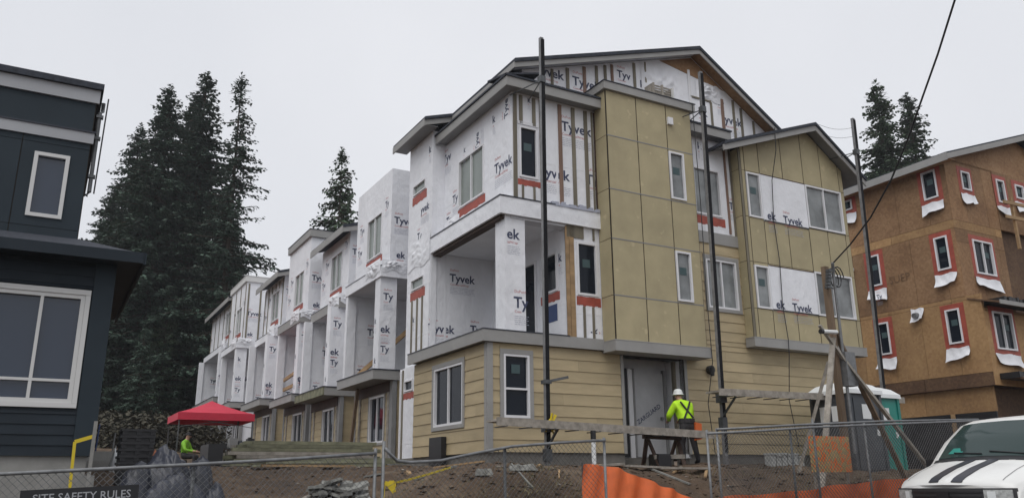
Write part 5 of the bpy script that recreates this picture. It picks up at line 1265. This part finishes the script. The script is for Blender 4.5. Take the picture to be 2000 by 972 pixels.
# @@TENT
# ------------------------------------------------------------------ red canopy
zc = ground(-2.9, 17.5)
T_ = thing('canopy_tent', 'red pop-up canopy tent before the townhouse row', 'tent', (-2.9, 17.5, zc))
a0, a1, b0, b1, ez = -4.12, -1.45, 16.0, 18.7, 3.93
vs = []; N = 9
for j in range(N):
    for i in range(N):
        u, v = i / (N - 1) * 2 - 1, j / (N - 1) * 2 - 1
        r = max(abs(u), abs(v)); z = ez + .20 + (1 - r) ** .95 * .56 - .05 * (1 - r) * r * 4 * (1 - abs(abs(u) - abs(v)))
        vs.append((a0 + (a1 - a0) * (u + 1) / 2, b0 + (b1 - b0) * (v + 1) / 2, z))
fs = [(j * N + i, j * N + i + 1, (j + 1) * N + i + 1, (j + 1) * N + i) for j in range(N - 1) for i in range(N - 1)]
k = len(vs); vs += [(x, y, z - .01) for x, y, z in vs]; fs += [tuple(k + i for i in reversed(f)) for f in fs]
c = MB().add(vs, fs).part('canopy', 'red', T_, fix=False)
mb = MB(); mb.box(a0, a1, b0 - .015, b0, ez - .06, ez + .2); mb.box(a0, a1, b1, b1 + .015, ez - .06, ez + .2); mb.box(a0 - .015, a0, b0, b1, ez - .06, ez + .2); mb.box(a1, a1 + .015, b0, b1, ez - .06, ez + .2); mb.part('valance', 'red', c)
for x in (a0 + .05, a1 - .05):
    for y in (b0 + .05, b1 - .05): MB().box(x - .02, x + .02, y - .02, y + .02, ground(x, y) - .03, ez + .2).part('leg', 'steeldk', T_)
for (p, q) in (((a0 + .05, b0 + .05, ez - .3), (a1 - .05, b0 + .05, ez + .05)), ((a0 + .05, b0 + .05, ez + .05), (a1 - .05, b0 + .05, ez - .3))): MB().beam(p, q, .02, .02).part('truss', 'steeldk', T_)
# folding table with gear under the canopy
T_ = thing('work_table', 'dark table loaded with gear beside the red canopy', 'table', (-2.4, 12.6, ground(-2.4, 12.6))); z = ground(-2.4, 12.6)
MB().box(-3.3, -1.5, 12.3, 13.0, z + .72, z + .76).part('top', 'black', T_)
for x in (-3.2, -1.6):
    for y in (12.38, 12.92): MB().box(x - .02, x + .02, y - .02, y + .02, z - .02, z + .72).part('leg', 'steeldk', T_)
for i in range(6):
    x = -3.25 + i * .29; hh = .12 + .2 * rr.random()
    MB().box(x, x + .18 + .08 * rr.random(), 12.4, 12.75, z + .76, z + .76 + hh).box(x + .03, x + .12, 12.45, 12.65, z + .76 + hh, z + .80 + hh).single('tool_case', ('black', 'trimdk', 'potty')[i % 3], 'dark tool case standing on the work table', 'case', (x, 12.5, z + .76), group='tool cases on the work table')

# @@TOILETS
# ------------------------------------------------------------------ portable toilets
def toilet(a, b, zb, col, label):
    T_ = thing('portable_toilet', label, 'toilet', (a + .6, b + .6, zb)); h = 2.0
    MB().box(a + .03, a + 1.17, b + .03, b + 1.17, zb + .12, zb + h).part('cabin', col, T_)
    MB().box(a, a + 1.2, b, b + 1.2, zb - .05, zb + .12).part('base', 'black', T_)
    for x in (a, a + 1.11):
        for y in (b, b + 1.11): MB().box(x, x + .09, y, y + .09, zb + .12, zb + h).part('corner_post', col, T_)
    for k in range(9):
        z = zb + .3 + k * .19
        if k > 5: MB().box(a + .018, a + .03, b + .12, b + 1.08, z, z + .05).part('rib', col, T_)
        MB().box(a + .018, a + .03, b + .12, b + 1.08, zb + .25 + k * .05, zb + .27 + k * .05).part('rib', col, T_)
    d_ = MB().box(a + .16, a + 1.04, b + .01, b + .03, zb + .2, zb + 1.9).part('door', col, T_)
    MB().box(a + .9, a + .97, b - .02, b + .01, zb + 1.0, zb + 1.15).part('handle', 'white', d_)
    MB().box(a + .45, a + .75, b + .004, b + .01, zb + 1.4, zb + 1.75).part('notice', 'white', d_)
    for y in (b + .72, b + .36): MB().box(a + .010, a + .018, y, y + .20, zb + 1.35, zb + 1.72).part('notice', 'white', T_)
    vs = []; fs = []
    for (z, e) in ((h, -.04), (h + .10, -.03), (h + .24, .12), (h + .31, .30), (h + .33, .52)):
        for (x, y) in ((0, 0), (.6, -.02), (1.2, 0), (1.22, .6), (1.2, 1.2), (.6, 1.22), (0, 1.2), (-.02, .6)):
            cx, cy = x - .6, y - .6; k = (.6 - e) / .6; vs.append((a + .6 + cx * k, b + .6 + cy * k, zb + z))
    for j in range(4): fs += [(j * 8 + i, j * 8 + (i + 1) % 8, (j + 1) * 8 + (i + 1) % 8, (j + 1) * 8 + i) for i in range(8)]
    fs += [tuple(range(32, 40)), tuple(reversed(range(8)))]
    MB().add(vs, fs).part('roof', 'white', T_)
    MB().tube([(a + 1.05, b + 1.05, zb + 1.9), (a + 1.05, b + 1.05, zb + 2.5)], .05, 8).part('vent_pipe', 'black', T_)
    return T_
toilet(8.62, -2.4, 1.58, 'potty', 'dark grey portable toilet with white roof behind the power post')
toilet(10.0, -1.9, 1.58, 'teal', 'teal portable toilet standing behind the dark grey one')
# @@PEOPLE
# ------------------------------------------------------------------ people
def person_mesh(J, E_, mats, zones):
    "J: joint -> (pos, radius); E_: bones; zones: bone -> material slot; one continuous skinned surface"
    names = list(J); me = bpy.data.meshes.new('p'); me.from_pydata([J[n][0] for n in names], [(names.index(a), names.index(b)) for a, b in E_], [])
    ob = bpy.data.objects.new('p', me); COL.objects.link(ob)
    ob.modifiers.new('s', 'SKIN'); sm = ob.modifiers.new('d', 'SUBSURF'); sm.levels = 2; sm.render_levels = 2
    for i, n in enumerate(names):
        r = J[n][1]; sv = me.skin_vertices[0].data[i]; sv.radius = r if isinstance(r, tuple) else (r, r); sv.use_root = (n == 'pelvis')
    dg = bpy.context.evaluated_depsgraph_get(); out = bpy.data.meshes.new_from_object(ob.evaluated_get(dg)); bpy.data.objects.remove(ob)
    out.materials.clear()
    for m in mats: out.materials.append(M[m])
    segs = [(Vector(J[a][0]), Vector(J[b][0]), zones.get((a, b), 0)) for a, b in E_]
    for p in out.polygons:
        c = Vector(p.center); best = None
        for s, e, z in segs:
            d = e - s; t = max(0, min(1, (c - s).dot(d) / d.length_squared)); l = (c - s - d * t).length
            if best is None or l < best[0]: best = (l, z)
        p.material_index = best[1]; p.use_smooth = True
    return out
def add_geo(me, mb, slot):
    bm = bmesh.new(); bm.from_mesh(me); tmp = mb.mesh('x', 'skin'); k = len(bm.faces); bm.from_mesh(tmp); bm.faces.ensure_lookup_table()
    for f in bm.faces[k:]: f.material_index = slot; f.smooth = True
    bm.to_mesh(me); bm.free()
def person(loc, face, pose, jacket, label, hat=True):
    T_ = thing('person', label, 'person', loc, rot=face)
    if pose == 'stoop':
        J = {'pelvis': ((0, 0, .93), (.155, .115)), 'waist': ((0, .05, 1.08), (.185, .14)), 'chest': ((0, .15, 1.30), (.22, .16)), 'neck': ((0, .23, 1.47), .065), 'chin': ((0, .29, 1.53), .072), 'crown': ((0, .31, 1.64), .085)}
        for s, n in ((-1, 'l'), (1, 'r')):
            J['sh' + n] = ((s * .20, .17, 1.37), .10); J['el' + n] = ((s * .31, .27, 1.12), .078); J['wr' + n] = ((s * .17, .50, 1.06), .05); J['pm' + n] = ((s * .15, .58, 1.04), (.045, .025))
            J['hp' + n] = ((s * .10, -.01, .86), .112); J['kn' + n] = ((s * .13, .07 if s < 0 else -.03, .48), .078); J['an' + n] = ((s * .15, .0 if s < 0 else -.14, .10), .055); J['to' + n] = ((s * .17, .17 if s < 0 else .03, .045), .045)
    else:
        J = {'pelvis': ((0, 0, .50), (.16, .12)), 'waist': ((0, .02, .64), (.15, .11)), 'chest': ((0, .06, .88), (.19, .135)), 'neck': ((0, .09, 1.06), .065), 'chin': ((0, .12, 1.12), .072), 'crown': ((0, .13, 1.23), .085)}
        for s, n in ((-1, 'l'), (1, 'r')):
            J['sh' + n] = ((s * .20, .06, .95), .085); J['el' + n] = ((s * .28, .16, .70), .062); J['wr' + n] = ((s * .14, .38, .66), .042); J['pm' + n] = ((s * .12, .46, .66), (.045, .025))
            J['hp' + n] = ((s * .10, .06, .50), .112); J['kn' + n] = ((s * .13, .46, .50), .078); J['an' + n] = ((s * .14, .46, .10), .055); J['to' + n] = ((s * .15, .62, .045), .045)
    E_ = [('pelvis', 'waist'), ('waist', 'chest'), ('chest', 'neck'), ('neck', 'chin'), ('chin', 'crown')]; zones = {('chest', 'neck'): 0, ('neck', 'chin'): 2, ('chin', 'crown'): 2, ('pelvis', 'waist'): 0}
    for n in 'lr':
        E_ += [('chest', 'sh' + n), ('sh' + n, 'el' + n), ('el' + n, 'wr' + n), ('wr' + n, 'pm' + n), ('pelvis', 'hp' + n), ('hp' + n, 'kn' + n), ('kn' + n, 'an' + n), ('an' + n, 'to' + n)]
        for q in (('wr' + n, 'pm' + n),): zones[q] = 2
        for q in (('pelvis', 'hp' + n), ('hp' + n, 'kn' + n), ('kn' + n, 'an' + n), ('an' + n, 'to' + n)): zones[q] = 1
    me = person_mesh(J, E_, [jacket, 'dark', 'skin'], zones)
    g_ = MB()
    for s, n in ((-1, 'l'), (1, 'r')):
        pm = Vector(J['pm' + n][0]); wr = Vector(J['wr' + n][0]); d = (pm - wr).normalized(); sd_ = d.cross(Vector((0, 0, 1))).normalized()
        for k, ln in enumerate((.075, .085, .08, .062)):
            b0_ = pm + sd_ * ((k - 1.5) * .02); b1_ = b0_ + d * ln * .55 + Vector((0, 0, -.008)); b2_ = b1_ + d * ln * .35 + Vector((0, 0, -.03)); g_.tube([b0_ - d * .02, b1_, b2_], .010, 6, r1=.007)
        tb = wr + d * .02 - sd_ * (s * .035); g_.tube([tb, tb + d * .04 - sd_ * (s * .025), tb + d * .075 - sd_ * (s * .02) + Vector((0, 0, -.012))], .012, 6, r1=.008)
    cr_ = Vector(J['crown'][0]); ch = Vector(J['chin'][0])
    g_.tube([ch + Vector((0, .075, .06)), ch + Vector((0, .105, .03))], .012, 6, r1=.016)
    for s in (-1, 1): g_.tube([ch + Vector((s * .078, .01, .07)), ch + Vector((s * .092, -.005, .03))], .016, 6, r1=.012)
    add_geo(me, g_, 2)
    e_ = MB()
    for s in (-1, 1): e_.tube([ch + Vector((s * .03, .070, .075)), ch + Vector((s * .03, .084, .075))], .010, 6)
    e_.tube([ch + Vector((-.025, .076, -.005)), ch + Vector((.025, .076, -.005))], .006, 5)
    add_geo(me, e_, 1)
    o = bpy.data.objects.new('body', me); COL.objects.link(o); o.parent = T_
    # hard hat
    vs = []; fs = []; N = 16; c = cr_ + Vector((0, .0, -.005))
    for j, (r, z) in enumerate(((.150, -.012), (.146, .0), (.120, .006), (.118, .05), (.10, .095), (.06, .125), (.0, .135))):
        for i in range(N):
            t = 6.283 * i / N; k = 1 + (.22 * max(0, math.sin(t)) if j < 2 else 0); vs.append(c + Vector((r * math.cos(t) * .92, r * math.sin(t) * k, z)))
    for j in range(6): fs += [(j * N + i, j * N + (i + 1) % N, (j + 1) * N + (i + 1) % N, (j + 1) * N + i) for i in range(N)]
    if not hat: vs = [c + Vector(((v - c).x * .72, (v - c).y * .72 - .01, (v - c).z * .7)) for v in vs]
    MB().add(vs, fs).part('hard_hat' if hat else 'hair', 'hatwhite' if hat else 'dark', T_, smooth=True)
    return T_, J
wz = ground(4.68, -1.02)
W_, J = person((4.68, -1.02, wz), R_(-8), 'stoop', 'hivis', 'worker in lime jacket and white hard hat bending over the scaffold plank')
mb = MB()
bk = [(-.12, .06, 1.42), (.10, .015, 1.17), (.12, -.06, 1.02)]
mb.tube([(-.13, .03, 1.44), (-.02, -.035, 1.26), (.12, -.095, 1.06)], .022, 6); mb.tube([(.13, .03, 1.44), (.02, -.035, 1.26), (-.12, -.095, 1.06)], .022, 6); mb.part('harness', 'dark', W_)
mb = MB()
for i in range(16):
    t0, t1 = 6.283 * i / 16, 6.283 * (i + 1) / 16
    mb.beam((.185 * math.cos(t0), .145 * math.sin(t0) + .01, 1.0), (.185 * math.cos(t1), .145 * math.sin(t1) + .01, 1.0), .02, .10)
mb.part('tool_belt', 'dark', W_)
mb = MB(); mb.prism([(.10, .55), (.26, .58), (.28, .93), (.12, .96)], 'b', -.17, -.10); mb.part('pouch', 'orangebag', W_)
# worker under the canopy, on a bucket
wz2 = ground(-3.95, 15.2)
T_ = thing('bucket', 'upturned bucket under the seated worker by the canopy', 'bucket', (-3.95, 15.2, wz2)); MB().tube([(-3.95, 15.2, wz2 - .02), (-3.95, 15.2, wz2 + .40)], .17, 14, r1=.15).part('pail', 'black', T_); MB().tube([(-3.95, 15.2, wz2 + .02), (-3.95, 15.2, wz2 + .05)], .185, 14).part('rim', 'black', T_)
person((-3.95, 15.2, wz2 + .02), R_(-120), 'sit', 'green', 'worker in green vest sitting in front of the red canopy', hat=False)

# @@VAN
# ------------------------------------------------------------------ parked van (x forward, nose at 0)
va, vb = 2.52, -8.62
V = thing('parked_van', 'white van with two black bonnet stripes parked before the orange mesh', 'van', (va + 1.5, vb, street(va + 1.5) + .012), rot=math.pi)
OXV = 1.5
def ip(T, x):
    for (x0, y0), (x1, y1) in zip(T[:-1], T[1:]):
        if x >= x1: return y0 + (y1 - y0) * (x - x0) / (x1 - x0)
    return T[-1][1]
ZT = [(0, .86), (-.06, .92), (-.16, .965), (-.5, 1.075), (-.98, 1.19), (-1.04, 1.225), (-1.40, 1.53), (-1.78, 1.79), (-1.95, 1.835), (-2.4, 1.875), (-3.4, 1.885), (-4.4, 1.865), (-4.72, 1.80), (-4.80, 1.2)]
WB = [(0, .86), (-.16, .93), (-.5, .965), (-1.0, .975), (-4.2, .975), (-4.7, .95), (-4.8, .92)]
WT = [(0, .80), (-.16, .86), (-.5, .87), (-.98, .86), (-1.4, .81), (-1.78, .745), (-2.4, .76), (-4.4, .76), (-4.8, .74)]
def bow(y): return -.30 * (abs(y) / .95) ** 2.2
def sect(x):
    w, wt, zt = ip(WB, x), ip(WT, x), ip(ZT, x); zb = min(1.04, zt - .10)
    bz_ = .30
    pts = [(0, bz_), (.80 * w, bz_), (.97 * w, .40), (w, .55), (1.0 * w, .80), (.99 * w, zb), (wt + (w - wt) * .35 if zt < 1.3 else wt + .06, zb + (zt - zb) * (.55 if zt < 1.3 else .70)), (wt, zt - .028), (wt * .85, zt + .004), (wt * .5, zt + .022), (0, zt + .030)]
    return pts
ST = [0, -.06, -.16, -.33, -.5, -.75, -.98, -1.04, -1.2, -1.4, -1.6, -1.78, -1.95, -2.4, -3.0, -3.4, -4.0, -4.4, -4.72, -4.80]
def vx(x, y): return x + bow(y) * max(0, 1 + x / 1.3) + OXV
vs = []; fs = []
for x in ST:
    s = sect(x)
    full = [(-y, z) for y, z in s[::-1]][:-1] + s[:]
    full = [(-y, z) for y, z in reversed(s[1:])] + s        # -top..bottom..+top (open at the top centre line shared)
    for y, z in full: vs.append((vx(x, y), y, z))
n = len(sect(0)) * 2 - 1
for j in range(len(ST) - 1):
    for i in range(n - 1): q = j * n + i; fs.append((q, q + 1, q + n + 1, q + n))
fs.append(tuple(range(n))); fs.append(tuple(reversed(range((len(ST) - 1) * n, len(ST) * n))))
body = MB().add(vs, fs).part('body', 'vanwhite', V, smooth=True)
def top_z(x, y):
    wt, zt = ip(WT, x), ip(ZT, x); k = abs(y) / wt
    return zt + .030 - .008 * min(k, .5) / .5 - .018 * max(0, min(k, .85) - .5) / .35 - .032 * max(0, k - .85) / .15
def patch(x0, x1, y0, y1, off, nx=10, ny=8, taper=None):
    vs = []; fs = []
    for j in range(nx + 1):
        x = x0 + (x1 - x0) * j / nx
        for i in range(ny + 1):
            t = i / ny; ya, yb = (y0, y1) if taper is None else (y0 + (taper[0] - y0) * j / nx, y1 + (taper[1] - y1) * j / nx)
            y = ya + (yb - ya) * t; vs.append((vx(x, y) + off * .5, y, top_z(x, y) + off))
    for j in range(nx):
        for i in range(ny): q = j * (ny + 1) + i; fs.append((q, q + ny + 1, q + ny + 2, q + 1))
    k = len(vs); vs += [(x - .004, y, z - .006) for x, y, z in vs]; fs += [tuple(k + i for i in reversed(f)) for f in fs]
    return MB().add(vs, fs)
ws = patch(-1.06, -1.74, -.74, .74, .010, 12, 14, taper=(-.665, .665)).part('windscreen', 'carglass', V, smooth=True, fix=False)
for y in (-.17, .17): patch(-.035, -1.0, y - .075, y + .075, .007, 12, 3).part('stripe', 'vanblack', V, smooth=True, fix=False)
mb = MB(); mb.tube([(vx(-1.08, .55), .55, top_z(-1.08, .55) + .03), (vx(-1.12, .05), .05, top_z(-1.12, .05) + .03)], .010, 5); mb.part('wiper', 'black', ws)
mb = MB(); mb.tube([(vx(-1.08, -.05), -.05, top_z(-1.08, -.05) + .03), (vx(-1.12, -.5), -.5, top_z(-1.12, -.5) + .03)], .010, 5); mb.part('wiper', 'black', ws)
for y in (-.70, .70): patch(-.10, -.98, y - .006, y + .006, .004, 10, 1).part('panel_gap', 'trimdk', V, fix=False)
patch(-.99, -1.06, -.80, .80, .006, 3, 14).part('cowl', 'black', V, smooth=True, fix=False)
def front(y0, y1, z0, z1, off, name, m, par=V, ny=10, dep=.05):
    vs = []; fs = []
    for k in (0, 1):
        for i in range(ny + 1):
            y = y0 + (y1 - y0) * i / ny
            for z in (z0, z1): vs.append((vx(0, y) + off - dep * k, y, z))
    q = (ny + 1) * 2
    for i in range(ny): a = i * 2; fs += [(a, a + 2, a + 3, a + 1), (q + a, q + a + 1, q + a + 3, q + a + 2), (a + 1, a + 3, q + a + 3, q + a + 1), (a, q + a, q + a + 2, a + 2)]
    fs += [(0, 1, q + 1, q), (2 * ny, q + 2 * ny, q + 2 * ny + 1, 2 * ny + 1)]
    return MB().add(vs, fs).part(name, m, par)
gr = front(-.86, .86, .63, .845, .022, 'grille', 'grille', ny=20)
for i in range(3): front(-.50, .50, .665 + i * .06, .685 + i * .06, .034, 'slat', 'black', gr, 12, .02)
for s in (-1, 1):
    y0, y1 = sorted((s * .53, s * .83)); l = front(y0, y1, .69, .825, .040, 'headlight', 'lens', dep=.03)
    front(*sorted((s * .57, s * .66)), .71, .805, .046, 'reflector', 'white', l, 4, .02)
front(-.95, .95, .36, .60, .10, 'bumper', 'trimdk', ny=20, dep=.18)
front(-.09, .09, .70, .80, .045, 'badge', 'black', dep=.02, ny=4)
for s in (-1, 1):
    sw = MB()
    for x0, x1 in ((-1.62, -2.35), (-2.45, -3.4), (-3.5, -4.5)):
        vs = []
        for x in (x0, x1):
            w, wt, zt = ip(WB, x), ip(WT, x), ip(ZT, x)
            for z in (1.10, zt - .16): f_ = (z - 1.04) / (zt - 1.04); vs.append((x + OXV, s * (w + (wt - w) * f_ * .78 + .012), z))
        sw.add(vs, [(0, 2, 3, 1)])
    sw.part('side_windows', 'carglass', V)
    mb = MB(); mb.box(-1.52 + OXV, -1.38 + OXV, s * .99, s * 1.16, 1.08, 1.26); mb.box(-1.48 + OXV, -1.42 + OXV, s * .93, s * 1.0, 1.10, 1.16); mb.part('mirror', 'black', V)
    for x in (-.95, -3.75):
        w_ = MB().tube([(x + OXV, s * .74, .33), (x + OXV, s * .965, .33)], .33, 24).part('wheel', 'rubber', V, smooth=False)
        MB().tube([(x + OXV, s * .95, .33), (x + OXV, s * .985, .33)], .20, 18).part('rim', 'steel', w_)
# green slip of paper on the dashboard
MB().add([(vx(-1.22, -.5), -.56, top_z(-1.22, -.5) + .014), (vx(-1.22, -.4), -.36, top_z(-1.22, -.4) + .014), (vx(-1.12, -.4), -.38, top_z(-1.12, -.4) + .016), (vx(-1.12, -.5), -.60, top_z(-1.12, -.5) + .016)], [(0, 1, 2, 3)]).part('paper_slip', 'teal', ws)

# @@HAZE
# ------------------------------------------------------------------ damp air over the whole site
mb = MB().box(-1000, 1000, -1000, 1000, -6, 48)
hz = bpy.data.objects.new('haze', mb.mesh('haze', 'wrap')); COL.objects.link(hz); hz['kind'] = 'stuff'
hz.data.materials.clear()
hm = bpy.data.materials.new('damp_air'); hm.use_nodes = True; hn = hm.node_tree.nodes; hn.clear()
ho = hn.new('ShaderNodeOutputMaterial'); hv_ = hn.new('ShaderNodeVolumePrincipled'); hv_.inputs['Color'].default_value = (.88, .91, .95, 1); hv_.inputs['Density'].default_value = .00055
hm.node_tree.links.new(hv_.outputs[0], ho.inputs['Volume']); hz.data.materials.append(hm)
